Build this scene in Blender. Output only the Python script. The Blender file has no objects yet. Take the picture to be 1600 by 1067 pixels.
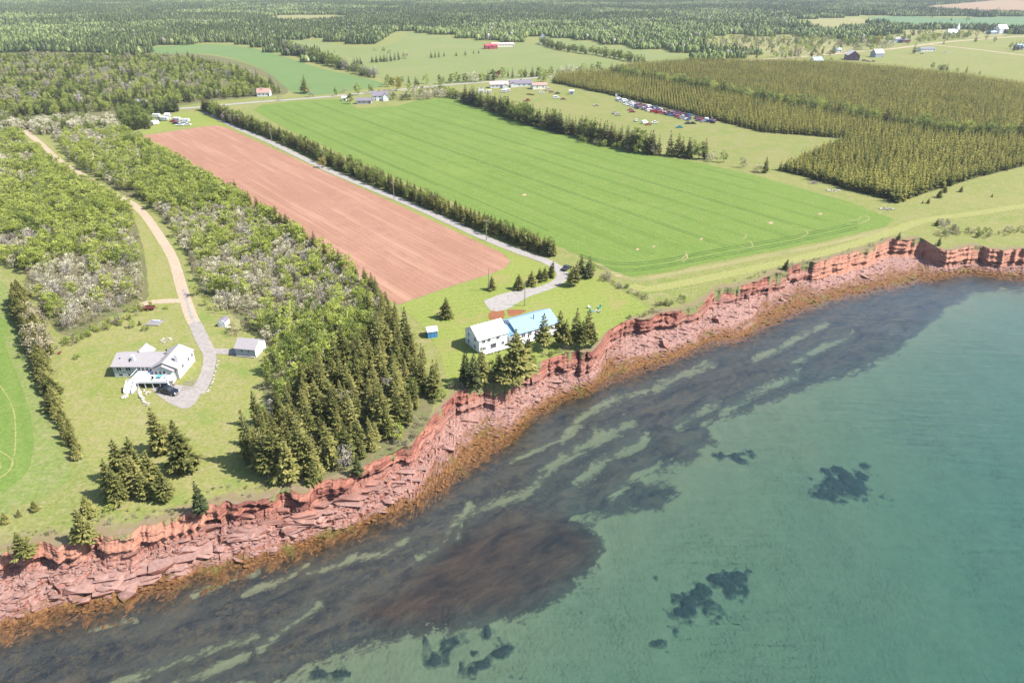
import bpy, bmesh, math, random
import numpy as np
from mathutils import Vector, Matrix
R = math.radians
rng = np.random.default_rng(7)
random.seed(7)
sc = bpy.context.scene
COL = sc.collection

# ------------------------------------------------------------------ camera, sky, sun, exposure
CAMH, PITCH, FPX = 95.0, 28.24, 1600 * 24 / 36
SEA = -7.0
cam = bpy.data.cameras.new('camera'); cam.lens = 24; cam.sensor_width = 36
cam.clip_start = 1; cam.clip_end = 20000
camo = bpy.data.objects.new('camera', cam); COL.objects.link(camo)
camo.location = (0, 0, CAMH); camo.rotation_euler = (R(90 - PITCH), 0, 0)
sc.camera = camo
SUN_EL, SUN_AZ = 50.0, 98.0          # azimuth clockwise from +Y
w = bpy.data.worlds.new('World'); sc.world = w; w.use_nodes = True
nt = w.node_tree
sky = nt.nodes.new('ShaderNodeTexSky'); sky.sky_type = 'NISHITA'; sky.sun_disc = False
sky.sun_elevation = R(SUN_EL); sky.sun_rotation = R(SUN_AZ)
nt.links.new(sky.outputs[0], nt.nodes['Background'].inputs[0])
nt.nodes['Background'].inputs[1].default_value = 0.12
sun = bpy.data.lights.new('sun', 'SUN'); sun.energy = 5.0; sun.angle = R(0.53); sun.color = (1, .95, .87)
suno = bpy.data.objects.new('sun', sun); COL.objects.link(suno)
suno.rotation_euler = (R(90 - SUN_EL), 0, R(180 - SUN_AZ))
sc.view_settings.view_transform = 'Standard'; sc.view_settings.look = 'None'
sc.view_settings.gamma = 1; sc.view_settings.use_curve_mapping = False
sc.view_settings.exposure = 1.12
sc.render.engine = 'CYCLES'
cy = sc.cycles
cy.max_bounces = 6; cy.diffuse_bounces = 2; cy.glossy_bounces = 2; cy.transmission_bounces = 3
cy.transparent_max_bounces = 8; cy.volume_bounces = 0; cy.caustics_reflective = False; cy.caustics_refractive = False
cy.use_denoising = True

# ------------------------------------------------------------------ pixel <-> place
sp, cp = math.sin(R(PITCH)), math.cos(R(PITCH))
def pxa(x, y, z=0.0):
    x = np.asarray(x, float); y = np.asarray(y, float)
    a = (x - 800) / FPX; b = (533.5 - y) / FPX
    dx = a; dy = cp + b * sp; dz = -sp + b * cp
    t = (z - CAMH) / dz
    return np.stack([dx * t, dy * t, np.full_like(t, 0) + z], -1)
def px(x, y, z=0.0):
    p = pxa(x, y, z); return (float(p[0]), float(p[1]), float(p[2]))
def proj(P):
    P = np.asarray(P, float)
    X, Y, Z = P[..., 0], P[..., 1], P[..., 2] - CAMH
    d = Y * cp - Z * sp; v = Y * sp + Z * cp
    d = np.where(d < 1, 1, d)
    return 800 + FPX * X / d, 533.5 - FPX * v / d, d

# ------------------------------------------------------------------ noise
def hsh(ix, iy, s=0):
    n = (ix.astype(np.int64) * 374761393 + iy.astype(np.int64) * 668265263 + s * 974634777) & 0xffffffff
    n = ((n ^ (n >> 13)) * 1274126177) & 0xffffffff
    n = n ^ (n >> 16)
    return (n & 0xffffff) / float(0xffffff)
def vn(x, y, s=0):
    x = np.asarray(x, float); y = np.asarray(y, float) + 0 * x
    ix = np.floor(x); iy = np.floor(y); fx = x - ix; fy = y - iy
    fx = fx * fx * (3 - 2 * fx); fy = fy * fy * (3 - 2 * fy)
    a = hsh(ix, iy, s); b = hsh(ix + 1, iy, s); c = hsh(ix, iy + 1, s); d = hsh(ix + 1, iy + 1, s)
    return (a * (1 - fx) + b * fx) * (1 - fy) + (c * (1 - fx) + d * fx) * fy
def fbm(x, y, s=0, o=4):
    t = 0; a = .5; n = 0
    for i in range(o):
        t = t + a * vn(np.asarray(x) * 2 ** i, np.asarray(y) * 2 ** i, s + i * 17); n += a; a *= .5
    return t / n
def cells(x, y, s=0):
    """jittered cells: id hash, and position in the cell"""
    ix = np.floor(x); iy = np.floor(y)
    best = np.full(x.shape, 1e9); bi = np.zeros_like(x); ox = np.zeros_like(x); oy = np.zeros_like(x); sec = np.full(x.shape, 1e9)
    for dx in (-1, 0, 1):
        for dy in (-1, 0, 1):
            cx = ix + dx; cyy = iy + dy
            qx = cx + .15 + .7 * hsh(cx, cyy, s); qy = cyy + .15 + .7 * hsh(cx, cyy, s + 5)
            d = np.maximum(np.abs(x - qx), np.abs(y - qy)) * .6 + .4 * np.hypot(x - qx, y - qy)
            m = d < best
            sec = np.where(m, best, np.minimum(sec, d))
            bi = np.where(m, hsh(cx, cyy, s + 9), bi); ox = np.where(m, x - qx, ox); oy = np.where(m, y - qy, oy)
            best = np.where(m, d, best)
    return bi, ox, oy, sec - best
def inpoly(x, y, poly):
    x = np.asarray(x, float); y = np.asarray(y, float)
    r = np.zeros(x.shape, bool); n = len(poly)
    for i in range(n):
        x0, y0 = poly[i]; x1, y1 = poly[(i + 1) % n]
        if y0 == y1: continue
        c = ((y0 > y) != (y1 > y)) & (x < (x1 - x0) * (y - y0) / (y1 - y0) + x0)
        r ^= c
    return r
def segdist(x, y, pts, closed=False):
    d = np.full(np.shape(x), 1e9)
    n = len(pts)
    for i in range(n if closed else n - 1):
        x0, y0 = pts[i]; x1, y1 = pts[(i + 1) % n]
        dx, dy = x1 - x0, y1 - y0; L = dx * dx + dy * dy + 1e-9
        t = np.clip(((x - x0) * dx + (y - y0) * dy) / L, 0, 1)
        d = np.minimum(d, np.hypot(x - x0 - t * dx, y - y0 - t * dy))
    return d
def smooth_line(P, step):
    """Catmull-Rom through points (n,k), resampled"""
    P = np.asarray(P, float); Q = np.vstack([2 * P[0] - P[1], P, 2 * P[-1] - P[-2]])
    out = []
    for i in range(1, len(Q) - 2):
        n = max(2, int(np.linalg.norm(Q[i + 1] - Q[i]) / step))
        t = np.linspace(0, 1, n, endpoint=False)[:, None]
        a, b, c, d = Q[i - 1], Q[i], Q[i + 1], Q[i + 2]
        out.append(.5 * (2 * b + (c - a) * t + (2 * a - 5 * b + 4 * c - d) * t ** 2 + (3 * b - a - 3 * c + d) * t ** 3))
    out.append(P[-1][None]); return np.vstack(out)

# ------------------------------------------------------------------ materials
def nodes_of(m):
    m.use_nodes = True; t = m.node_tree; t.nodes.clear(); return t
def N(t, kind, **kw):
    n = t.nodes.new(kind)
    for k, v in kw.items():
        if k in n.inputs.keys(): n.inputs[k].default_value = v
        else: setattr(n, k, v)
    return n
def rgba(c): return (c[0], c[1], c[2], 1)
def mixc(t, fac, a, b, mode='MIX'):
    m = t.nodes.new('ShaderNodeMix'); m.data_type = 'RGBA'; m.blend_type = mode
    for s, v in ((0, fac), (6, a), (7, b)):
        if hasattr(v, 'is_linked'): t.links.new(v, m.inputs[s])
        elif isinstance(v, (int, float)): m.inputs[s].default_value = v
        else: m.inputs[s].default_value = rgba(v)
    return m.outputs[2]
def noise(t, co, scale, detail=4, rough=.6, dist=0):
    n = N(t, 'ShaderNodeTexNoise'); n.inputs['Scale'].default_value = scale
    n.inputs['Detail'].default_value = detail; n.inputs['Roughness'].default_value = rough; n.inputs['Distortion'].default_value = dist
    t.links.new(co, n.inputs['Vector']); return n.outputs['Fac']
def ramp(t, f, a, b):
    m = N(t, 'ShaderNodeMapRange'); m.inputs[1].default_value = a; m.inputs[2].default_value = b
    t.links.new(f, m.inputs[0]); return m.outputs[0]
def math_(t, op, a, b=None):
    m = N(t, 'ShaderNodeMath', operation=op)
    for i, v in enumerate((a, b)):
        if v is None: continue
        if hasattr(v, 'is_linked'): t.links.new(v, m.inputs[i])
        else: m.inputs[i].default_value = v
    return m.outputs[0]
def finish(t, col, rough=.9, spec=.1, bump=None, bs=.5, bd=.1, metal=0):
    p = N(t, 'ShaderNodeBsdfPrincipled'); o = N(t, 'ShaderNodeOutputMaterial')
    if hasattr(col, 'is_linked'): t.links.new(col, p.inputs['Base Color'])
    else: p.inputs['Base Color'].default_value = rgba(col)
    p.inputs['Roughness'].default_value = rough; p.inputs['Specular IOR Level'].default_value = spec; p.inputs['Metallic'].default_value = metal
    if bump is not None:
        b = N(t, 'ShaderNodeBump'); b.inputs['Strength'].default_value = bs; b.inputs['Distance'].default_value = bd
        t.links.new(bump, b.inputs['Height']); t.links.new(b.outputs[0], p.inputs['Normal'])
    t.links.new(p.outputs[0], o.inputs[0]); return p
def plain(name, c, rough=.7, spec=.3, var=.12, scale=1.5, metal=0):
    m = bpy.data.materials.new(name); t = nodes_of(m)
    co = N(t, 'ShaderNodeTexCoord').outputs['Object']
    f = noise(t, co, scale, 3)
    f2 = noise(t, co, scale * 9, 2)
    f = math_(t, 'MULTIPLY', math_(t, 'ADD', f, f2), .5)
    col = mixc(t, ramp(t, f, .35, .65), [x * (1 - var) for x in c], [min(1, x * (1 + var)) for x in c])
    finish(t, col, rough, spec, metal=metal); return m
def ground_mat(name, cols, s1=.03, s2=.4, s3=3.0, bump=.25, extra=None):
    """cols: three colours mixed by large, medium and fine noise in world space"""
    m = bpy.data.materials.new(name); t = nodes_of(m)
    pos = N(t, 'ShaderNodeNewGeometry').outputs['Position']
    a = noise(t, pos, s1, 4, .6, .5); b = noise(t, pos, s2, 5, .7); c = noise(t, pos, min(s3, 1.1), 5, .8)
    col = mixc(t, ramp(t, a, .36, .64), cols[0], cols[1])
    col = mixc(t, ramp(t, b, .46, .68), col, cols[2])
    col = mixc(t, math_(t, 'MULTIPLY', ramp(t, c, .48, .66), .6), col, [x * .55 for x in cols[0]])
    col = mixc(t, math_(t, 'MULTIPLY', ramp(t, c, .48, .32), .45), col, [min(1, x * 1.35) for x in cols[2]])
    if extra: col = extra(t, pos, col)
    finish(t, col, .95, .05); return m
def rows_coord(t, pos, ang, freq, dist=.0):
    """distance across rows running along angle ang (radians)"""
    v = N(t, 'ShaderNodeVectorMath', operation='DOT_PRODUCT'); v.inputs[1].default_value = (-math.sin(ang) * freq, math.cos(ang) * freq, 0)
    t.links.new(pos, v.inputs[0]); return v.outputs['Value']

def aniso(t, pos, ang, along, across):
    c = N(t, 'ShaderNodeCombineXYZ')
    for i, (vx, vy) in enumerate(((math.cos(ang) * along, math.sin(ang) * along), (-math.sin(ang) * across, math.cos(ang) * across))):
        v = N(t, 'ShaderNodeVectorMath', operation='DOT_PRODUCT'); v.inputs[1].default_value = (vx, vy, 0); t.links.new(pos, v.inputs[0]); t.links.new(v.outputs['Value'], c.inputs[i])
    return c.outputs[0]
def foliage(name, dark, mid, light, trans=.25, lightamt=1.0):
    m = bpy.data.materials.new(name); t = nodes_of(m)
    at = N(t, 'ShaderNodeAttribute', attribute_name='tint').outputs['Fac']
    oi = N(t, 'ShaderNodeObjectInfo').outputs['Random']
    f = math_(t, 'ADD', math_(t, 'MULTIPLY', at, .75), math_(t, 'MULTIPLY', oi, .3))
    cr = N(t, 'ShaderNodeValToRGB'); e = cr.color_ramp.elements
    e[0].position = .15; e[0].color = rgba(dark); e[1].position = .9; e[1].color = rgba(light)
    k = e.new(.5); k.color = rgba(mid)
    t.links.new(f, cr.inputs[0])
    d = N(t, 'ShaderNodeBsdfDiffuse'); tr = N(t, 'ShaderNodeBsdfTranslucent'); mx = N(t, 'ShaderNodeMixShader'); o = N(t, 'ShaderNodeOutputMaterial')
    t.links.new(cr.outputs[0], d.inputs[0]); t.links.new(cr.outputs[0], tr.inputs[0]); mx.inputs[0].default_value = trans
    t.links.new(d.outputs[0], mx.inputs[1]); t.links.new(tr.outputs[0], mx.inputs[2]); t.links.new(mx.outputs[0], o.inputs[0]); return m

LANE_ANG = math.atan2(*(np.array(px(800, 390)) - np.array(px(430, 225)))[[1, 0]])
def meadow_extra(t, pos, col):
    ed = N(t, 'ShaderNodeAttribute', attribute_name='edge').outputs['Fac']
    n = noise(t, pos, .35, 5, .7)
    f = ramp(t, math_(t, 'ADD', ed, math_(t, 'MULTIPLY', n, .9)), .78, 1.15)
    col = mixc(t, f, col, (.17, .135, .075))
    n2 = noise(t, pos, .9, 4, .7)
    return mixc(t, math_(t, 'MULTIPLY', f, ramp(t, n2, .5, .66)), col, (.2, .15, .12))
MT = {}
MT['meadow'] = ground_mat('meadow grass', ((.14, .17, .045), (.18, .185, .062), (.22, .195, .095)), .03, .25, 2.0, extra=meadow_extra)
MT['pasture'] = ground_mat('pasture grass', ((.135, .175, .055), (.165, .185, .07), (.17, .175, .085)), .012, .08, 1.2)
MT['pasture2'] = ground_mat('rough pasture', ((.14, .17, .045), (.17, .18, .06), (.21, .18, .09)), .02, .12, 1.5)
MT['far_crop'] = ground_mat('far crop', ((.10, .16, .055), (.115, .17, .06), (.125, .17, .07)), .012, .1, 1.2)
MT['bluish_crop'] = ground_mat('young crop', ((.085, .15, .075), (.10, .16, .08), (.13, .17, .09)), .008, .05, 1)
MT['tan_field'] = ground_mat('tan bare field', ((.24, .155, .10), (.25, .17, .11), (.21, .17, .09)), .008, .03, 1)
MT['straw'] = ground_mat('straw field', ((.24, .21, .10), (.21, .20, .09), (.17, .18, .07)), .015, .05, 1)
MT['path'] = ground_mat('mown path', ((.20, .215, .07), (.22, .22, .08), (.23, .22, .09)), .05, .4, 3)
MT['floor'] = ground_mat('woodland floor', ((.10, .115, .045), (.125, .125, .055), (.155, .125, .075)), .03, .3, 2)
MT['gravel'] = ground_mat('grey gravel', ((.26, .235, .22), (.29, .26, .24), (.22, .195, .18)), .1, .5, 5)
MT['asphalt'] = ground_mat('pale lane asphalt', ((.27, .25, .23), (.29, .27, .25), (.24, .22, .2)), .1, .5, 5)
MT['reddirt'] = ground_mat('red dirt', ((.34, .255, .19), (.38, .29, .22), (.29, .25, .17)), .1, .5, 5)
MT['mulch'] = ground_mat('red mulch', ((.22, .085, .045), (.26, .10, .05), (.12, .08, .04)), .2, .9, 5)
MT['crop_track'] = ground_mat('tyre track', ((.03, .07, .018), (.036, .075, .02), (.04, .075, .022)), .1, .5, 5)
MT['soil_spot'] = ground_mat('bare soil spot', ((.30, .21, .13), (.33, .24, .15), (.28, .22, .12)), .1, .5, 5)

def lawn_extra(t, pos, col):
    v = rows_coord(t, pos, LANE_ANG + 1.2, 2 * math.pi / 2.6)
    s = ramp(t, math_(t, 'SINE', v), -.3, .3)
    col = mixc(t, math_(t, 'MULTIPLY', s, .22), col, (.20, .225, .055))
    n = noise(t, pos, .07, 4, .65)
    return mixc(t, math_(t, 'MULTIPLY', ramp(t, n, .56, .7), .7), col, (.225, .18, .08))
MT['lawn'] = ground_mat('mown lawn', ((.15, .19, .042), (.175, .205, .05), (.195, .205, .065)), .04, .35, 4, extra=lawn_extra)
MT['lawn_dry'] = ground_mat('dry lawn', ((.165, .185, .05), (.195, .195, .068), (.23, .20, .10)), .035, .3, 4,
    extra=lambda t, pos, col: mixc(t, math_(t, 'MULTIPLY', ramp(t, noise(t, pos, .09, 4, .6), .55, .7), .6), col, (.10, .165, .03)))
def plough_extra(t, pos, col):
    n = noise(t, pos, .08, 4)
    v = math_(t, 'ADD', rows_coord(t, pos, LANE_ANG, 2 * math.pi / 2.2), math_(t, 'MULTIPLY', n, 5.0))
    s = ramp(t, math_(t, 'SINE', v), -.6, .9)
    col = mixc(t, math_(t, 'MULTIPLY', s, .28), col, (.31, .185, .13))
    st = noise(t, aniso(t, pos, LANE_ANG, .012, .3), 1.0, 5, .7)
    col = mixc(t, math_(t, 'MULTIPLY', ramp(t, st, .5, .7), .75), col, (.34, .21, .145))
    return mixc(t, math_(t, 'MULTIPLY', ramp(t, noise(t, aniso(t, pos, LANE_ANG, .02, .06), 1, 4, .6), .5, .75), .5), col, (.215, .115, .075))
MT['plough'] = ground_mat('ploughed red soil', ((.25, .128, .088), (.28, .15, .105), (.225, .12, .085)), .012, .15, 3, extra=plough_extra)
def crop_extra(t, pos, col):
    v = rows_coord(t, pos, LANE_ANG - .06, 2 * math.pi / 3.2)
    s = ramp(t, math_(t, 'SINE', v), -.6, .6)
    col = mixc(t, math_(t, 'MULTIPLY', s, .14), col, (.07, .13, .025))
    st = noise(t, aniso(t, pos, LANE_ANG - .06, .006, .3), 1.0, 5, .65)
    col = mixc(t, math_(t, 'MULTIPLY', ramp(t, st, .48, .70), .42), col, (.075, .135, .026))
    n = noise(t, pos, .018, 4, .6)
    return mixc(t, math_(t, 'MULTIPLY', ramp(t, n, .55, .75), .6), col, (.15, .20, .05))
MT['crop'] = ground_mat('green grain crop', ((.112, .165, .036), (.125, .178, .042), (.145, .188, .052)), .015, .2, 3, extra=crop_extra)

# rock: red sandstone with paler upward-facing tops and weed-stained foot
def rock_mat():
    m = bpy.data.materials.new('red sandstone'); t = nodes_of(m)
    g = N(t, 'ShaderNodeNewGeometry'); pos = g.outputs['Position']
    sx = N(t, 'ShaderNodeSeparateXYZ'); t.links.new(pos, sx.inputs[0]); z = sx.outputs[2]
    sn = N(t, 'ShaderNodeSeparateXYZ'); t.links.new(g.outputs['Normal'], sn.inputs[0])
    n1 = noise(t, pos, .3, 5, .65); n2 = noise(t, pos, 1.3, 5, .7)
    mp = N(t, 'ShaderNodeMapping'); mp.inputs['Scale'].default_value = (.15, .15, 3.0); t.links.new(pos, mp.inputs[0])
    st = noise(t, mp.outputs[0], 1.0, 4, .6)
    col = mixc(t, ramp(t, n1, .35, .65), (.20, .074, .053), (.32, .145, .10))
    col = mixc(t, math_(t, 'MULTIPLY', ramp(t, st, .42, .6), .75), col, (.075, .026, .024))
    pale = mixc(t, ramp(t, n2, .38, .66), (.225, .128, .11), (.31, .205, .175))
    so = N(t, 'ShaderNodeAttribute', attribute_name='soil').outputs['Fac']
    top = math_(t, 'MULTIPLY', ramp(t, sn.outputs[2], .35, .8), ramp(t, math_(t, 'ADD', z, math_(t, 'MULTIPLY', n1, 2.5)), -.6, -3.0))
    col = mixc(t, math_(t, 'MULTIPLY', top, .85), col, pale)
    col = mixc(t, ramp(t, so, .3, .7), col, mixc(t, ramp(t, n2, .35, .7), (.27, .118, .08), (.36, .195, .135)))
    tu = N(t, 'ShaderNodeAttribute', attribute_name='turf').outputs['Fac']
    col = mixc(t, ramp(t, math_(t, 'ADD', tu, math_(t, 'MULTIPLY', math_(t, 'SUBTRACT', n2, .5), .8)), .35, .6), col, mixc(t, ramp(t, n2, .4, .65), (.10, .12, .04), (.17, .15, .08)))
    # weed-stained foot near the waterline
    wl = math_(t, 'ADD', z, math_(t, 'MULTIPLY', math_(t, 'ADD', n1, n2), -1.1))
    weedcol = mixc(t, ramp(t, n2, .4, .62), (.08, .04, .018), (.19, .092, .035))
    weedcol = mixc(t, ramp(t, noise(t, pos, .22, 3), .55, .68), weedcol, (.11, .085, .025))
    col = mixc(t, ramp(t, wl, SEA - .25, SEA - .75), col, weedcol)
    finish(t, col, .9, .15, n2, .5, .25); return m
MT['rock'] = rock_mat()

MT['spruce'] = foliage('spruce needles', (.042, .052, .018), (.16, .165, .052), (.37, .335, .115), .25)
MT['spruce_dark'] = foliage('dark spruce needles', (.026, .04, .02), (.072, .09, .038), (.19, .19, .078), .2)
MT['plant'] = foliage('young spruce needles', (.04, .055, .02), (.16, .175, .05), (.50, .44, .12), .22)
MT['leaf'] = foliage('fresh green leaves', (.22, .265, .055), (.38, .425, .10), (.54, .565, .17), .45)
MT['leaf_mid'] = foliage('green leaves', (.10, .135, .036), (.21, .26, .068), (.35, .385, .12), .36)
MT['blossom'] = foliage('pale blossom and leaf', (.14, .15, .06), (.42, .40, .25), (.78, .71, .56), .3)
MT['twig'] = foliage('bare twigs with young leaf', (.12, .10, .06), (.32, .275, .18), (.48, .42, .28), .28)
MT['grey_twig'] = foliage('grey twigs', (.18, .16, .14), (.38, .34, .29), (.55, .50, .44), .3)
MT['red_leaf'] = foliage('dark red leaves', (.13, .02, .03), (.22, .045, .05), (.30, .09, .07), .25)
MT['yellow_leaf'] = foliage('yellow green leaves', (.19, .16, .04), (.34, .29, .08), (.46, .40, .13), .3)
MT['bark'] = plain('bark', (.12, .09, .065), .9, .1)
MT['pale_bark'] = plain('pale bark', (.34, .31, .27), .9, .1)
C = lambda n, c, **k: MT.setdefault(n, plain(n, c, **k))
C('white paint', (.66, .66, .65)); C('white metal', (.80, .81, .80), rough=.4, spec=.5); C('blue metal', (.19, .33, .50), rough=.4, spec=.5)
C('grey shingle', (.27, .25, .255), rough=.9, var=.15, scale=3); C('sage siding', (.33, .36, .34), var=.06); C('slate siding', (.27, .31, .34), var=.06)
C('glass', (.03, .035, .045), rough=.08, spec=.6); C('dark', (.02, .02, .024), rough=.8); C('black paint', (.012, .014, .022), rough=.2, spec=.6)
C('tyre', (.02, .02, .02)); C('chrome', (.6, .6, .62), rough=.25, metal=.8); C('lamp glass', (.75, .75, .7), rough=.2)
C('pole wood', (.23, .205, .18)); C('brown wood', (.19, .11, .065)); C('cream wall', (.66, .62, .53)); C('red roof', (.34, .055, .07), rough=.6)
C('pinkish roof', (.55, .36, .33)); C('dark roof', (.16, .14, .17)); C('grey wall', (.36, .35, .35)); C('brown roof', (.33, .20, .17))
C('shed blue', (.07, .22, .42)); C('pale metal', (.62, .62, .63), rough=.5); C('barn plum', (.12, .06, .09)); C('barn roof', (.50, .44, .44))
C('teal paint', (.06, .36, .34)); C('grey paint', (.42, .45, .47)); C('stone', (.34, .31, .28), rough=.9); C('concrete', (.19, .18, .18), rough=.9)
C('car red', (.30, .025, .03), rough=.35, spec=.5); C('car white', (.72, .72, .72), rough=.35, spec=.5); C('car grey', (.28, .28, .31), rough=.35, spec=.5)
C('car blue', (.05, .09, .22), rough=.35, spec=.5); C('car plum', (.13, .05, .10), rough=.35, spec=.5); C('car teal', (.05, .26, .28), rough=.35, spec=.5)
C('car rust', (.25, .11, .07), rough=.8); C('car tan', (.42, .36, .26), rough=.4); C('car black', (.03, .03, .035), rough=.3, spec=.5)
C('umbrella cloth', (.40, .38, .35)); C('flower red', (.45, .03, .04)); C('rust red', (.13, .035, .03)); C('light blue paint', (.36, .5, .62))

# ------------------------------------------------------------------ mesh helpers
def link(o, parent=None):
    COL.objects.link(o)
    if parent is not None: o.parent = parent
    return o
def tag(o, label=None, cat=None, group=None, kind=None):
    for k, v in (('label', label), ('category', cat), ('group', group), ('kind', kind)):
        if v: o[k] = v
    return o
def mesh_np(name, V, F, mats, fmat=None, smooth=False, attrs=None):
    """V (n,3), F (m,k) arrays"""
    me = bpy.data.meshes.new(name)
    V = np.asarray(V, np.float32); F = np.asarray(F, np.int32)
    me.vertices.add(len(V)); me.vertices.foreach_set('co', V.ravel())
    k = F.shape[1]
    me.loops.add(F.size); me.loops.foreach_set('vertex_index', F.ravel())
    me.polygons.add(len(F)); me.polygons.foreach_set('loop_start', np.arange(0, F.size, k, dtype=np.int32))
    me.polygons.foreach_set('loop_total', np.full(len(F), k, np.int32))
    if fmat is not None: me.polygons.foreach_set('material_index', np.asarray(fmat, np.int32))
    me.polygons.foreach_set('use_smooth', np.full(len(F), smooth))
    for m in mats: me.materials.append(m)
    for an, (dom, val) in (attrs or {}).items():
        a = me.attributes.new(an, 'FLOAT', dom); a.data.foreach_set('value', np.asarray(val, np.float32))
    me.update(calc_edges=True); return me
def grid_faces(nr, nc):
    i = np.arange(nr - 1)[:, None] * nc + np.arange(nc - 1)[None]
    return np.stack([i, i + 1, i + nc + 1, i + nc], -1).reshape(-1, 4)
class MB:
    def __init__(s): s.v = []; s.f = []; s.m = []
    def face(s, pts, m=0):
        b = len(s.v); s.v += [tuple(p) for p in pts]; s.f.append(list(range(b, b + len(pts)))); s.m.append(m); return s
    def add(s, V, F, m=0):
        b = len(s.v); s.v += [tuple(p) for p in V]; s.f += [[i + b for i in f] for f in F]; s.m += [m] * len(F); return s
    def box(s, x0, x1, y0, y1, z0, z1, m=0):
        V = [(x, y, z) for z in (z0, z1) for y in (y0, y1) for x in (x0, x1)]
        return s.add(V, [(0, 2, 3, 1), (4, 5, 7, 6), (0, 1, 5, 4), (2, 6, 7, 3), (0, 4, 6, 2), (1, 3, 7, 5)], m)
    def prism(s, poly, y0, y1, m=0, axis='y'):
        """outline in (x,z) pulled from y0 to y1 (axis y) or outline (y,z) pulled along x"""
        n = len(poly)
        if axis == 'y': V = [(a, y0, b) for a, b in poly] + [(a, y1, b) for a, b in poly]
        else: V = [(y0, a, b) for a, b in poly] + [(y1, a, b) for a, b in poly]
        F = [tuple(range(n)), tuple(range(2 * n - 1, n - 1, -1))] + [(i, i + n, (i + 1) % n + n, (i + 1) % n) for i in range(n)]
        return s.add(V, F, m)
    def tube(s, pts, rad, n=6, m=0):
        V = []; F = []
        pts = [Vector(p) for p in pts]
        for i, p in enumerate(pts):
            d = (pts[min(i + 1, len(pts) - 1)] - pts[max(i - 1, 0)]).normalized()
            q = d.to_track_quat('Z', 'Y')
            r = rad[i] if isinstance(rad, (list, tuple)) else rad
            V += [tuple(p + q @ Vector((math.cos(a) * r, math.sin(a) * r, 0))) for a in [2 * math.pi * k / n for k in range(n)]]
        for i in range(len(pts) - 1):
            F += [(i * n + k, i * n + (k + 1) % n, (i + 1) * n + (k + 1) % n, (i + 1) * n + k) for k in range(n)]
        F += [tuple(range(n - 1, -1, -1)), tuple(range((len(pts) - 1) * n, len(pts) * n))]
        return s.add(V, F, m)
    def slab(s, a, b, c, d, th, m=0):
        """thick plate from four corners, thickness below"""
        n = (Vector(b) - Vector(a)).cross(Vector(d) - Vector(a)).normalized() * th
        V = [tuple(Vector(p)) for p in (a, b, c, d)] + [tuple(Vector(p) - n) for p in (a, b, c, d)]
        return s.add(V, [(0, 1, 2, 3), (7, 6, 5, 4), (0, 4, 5, 1), (1, 5, 6, 2), (2, 6, 7, 3), (3, 7, 4, 0)], m)
    def mesh(s, name, mats, smooth=False):
        me = bpy.data.meshes.new(name); me.from_pydata(s.v, [], s.f)
        for m in mats: me.materials.append(MT[m] if isinstance(m, str) else m)
        if len(mats) > 1: me.polygons.foreach_set('material_index', s.m)
        if smooth: me.polygons.foreach_set('use_smooth', [True] * len(me.polygons))
        bm = bmesh.new(); bm.from_mesh(me); bmesh.ops.recalc_face_normals(bm, faces=bm.faces); bm.to_mesh(me); bm.free()
        me.update(); return me
    def build(s, name, mats, parent=None, smooth=False):
        if isinstance(mats, str): mats = [mats]
        return link(bpy.data.objects.new(name, s.mesh(name, mats, smooth)), parent)
def empty(name, loc, rz=0, label=None, cat=None, group=None):
    o = bpy.data.objects.new(name, None); o.location = loc; o.rotation_euler = (0, 0, rz); o.empty_display_size = .5
    return tag(link(o), label, cat, group)
CH = {}
def copy_tree(src, loc, rz=0, scl=(1, 1, 1), label=None, cat=None, group=None, name=None):
    r = src.copy(); COL.objects.link(r); r.location = loc; r.rotation_euler = (0, 0, rz); r.scale = scl
    if name: r.name = name
    tag(r, label, cat, group)
    for ch in CH.setdefault(src.name, list(src.children)):
        c = ch.copy(); COL.objects.link(c); c.parent = r
        for g in CH.setdefault(ch.name, list(ch.children)):
            d = g.copy(); COL.objects.link(d); d.parent = c
    return r

# ------------------------------------------------------------------ the coast: top of the cliff and waterline
TOP = [(-700, 905), (-400, 890), (-150, 868), (0, 852), (60, 850), (100, 853), (150, 838), (200, 824), (260, 818), (310, 802), (345, 790), (400, 777), (450, 766), (500, 757), (560, 738), (610, 712), (645, 696),
       (660, 668), (690, 634), (720, 612), (760, 596), (800, 590), (835, 574), (870, 560), (900, 549), (930, 541), (950, 522), (970, 508), (1000, 501), (1030, 488), (1060, 487), (1090, 474), (1115, 460),
       (1150, 449), (1200, 432), (1250, 416), (1300, 405), (1350, 392), (1395, 379), (1440, 374), (1462, 384), (1480, 390), (1510, 379), (1560, 388), (1600, 392), (1750, 385), (2000, 362), (2400, 340)]
WAT = [(-700, 1060), (-400, 1035), (-150, 1005), (0, 984), (60, 968), (120, 950), (190, 935), (250, 918), (300, 903), (380, 883), (460, 856), (540, 828), (620, 800), (690, 760), (740, 722), (790, 690), (830, 652), (880, 622),
       (930, 605), (1000, 578), (1080, 550), (1150, 530), (1220, 500), (1300, 470), (1380, 450), (1440, 439), (1490, 431), (1515, 424), (1540, 430), (1600, 436), (1750, 432), (2000, 405), (2400, 378)]
SX = np.arange(-700, 2400, 1.5)
ty = np.interp(SX, *zip(*TOP)); wy = np.interp(SX, *zip(*WAT))
def sm(a, k):
    kk = np.hanning(2 * k + 3)[1:-1]; kk /= kk.sum(); return np.convolve(np.pad(a, k, 'edge'), kk, 'valid')
persp = (ty + 40) / 600
ty = sm(ty, 5) + ((fbm(SX / 34, 0 * SX, 3, 2) - .5) * 20 + (fbm(SX / 7, 0 * SX, 4, 2) - .5) * 5) * persp
wy = sm(wy, 6) + (fbm(SX / 40, 0 * SX, 8, 5) - .5) * 16 * persp
T = pxa(SX, ty, 0.0); W = pxa(SX, wy, SEA)
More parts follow.
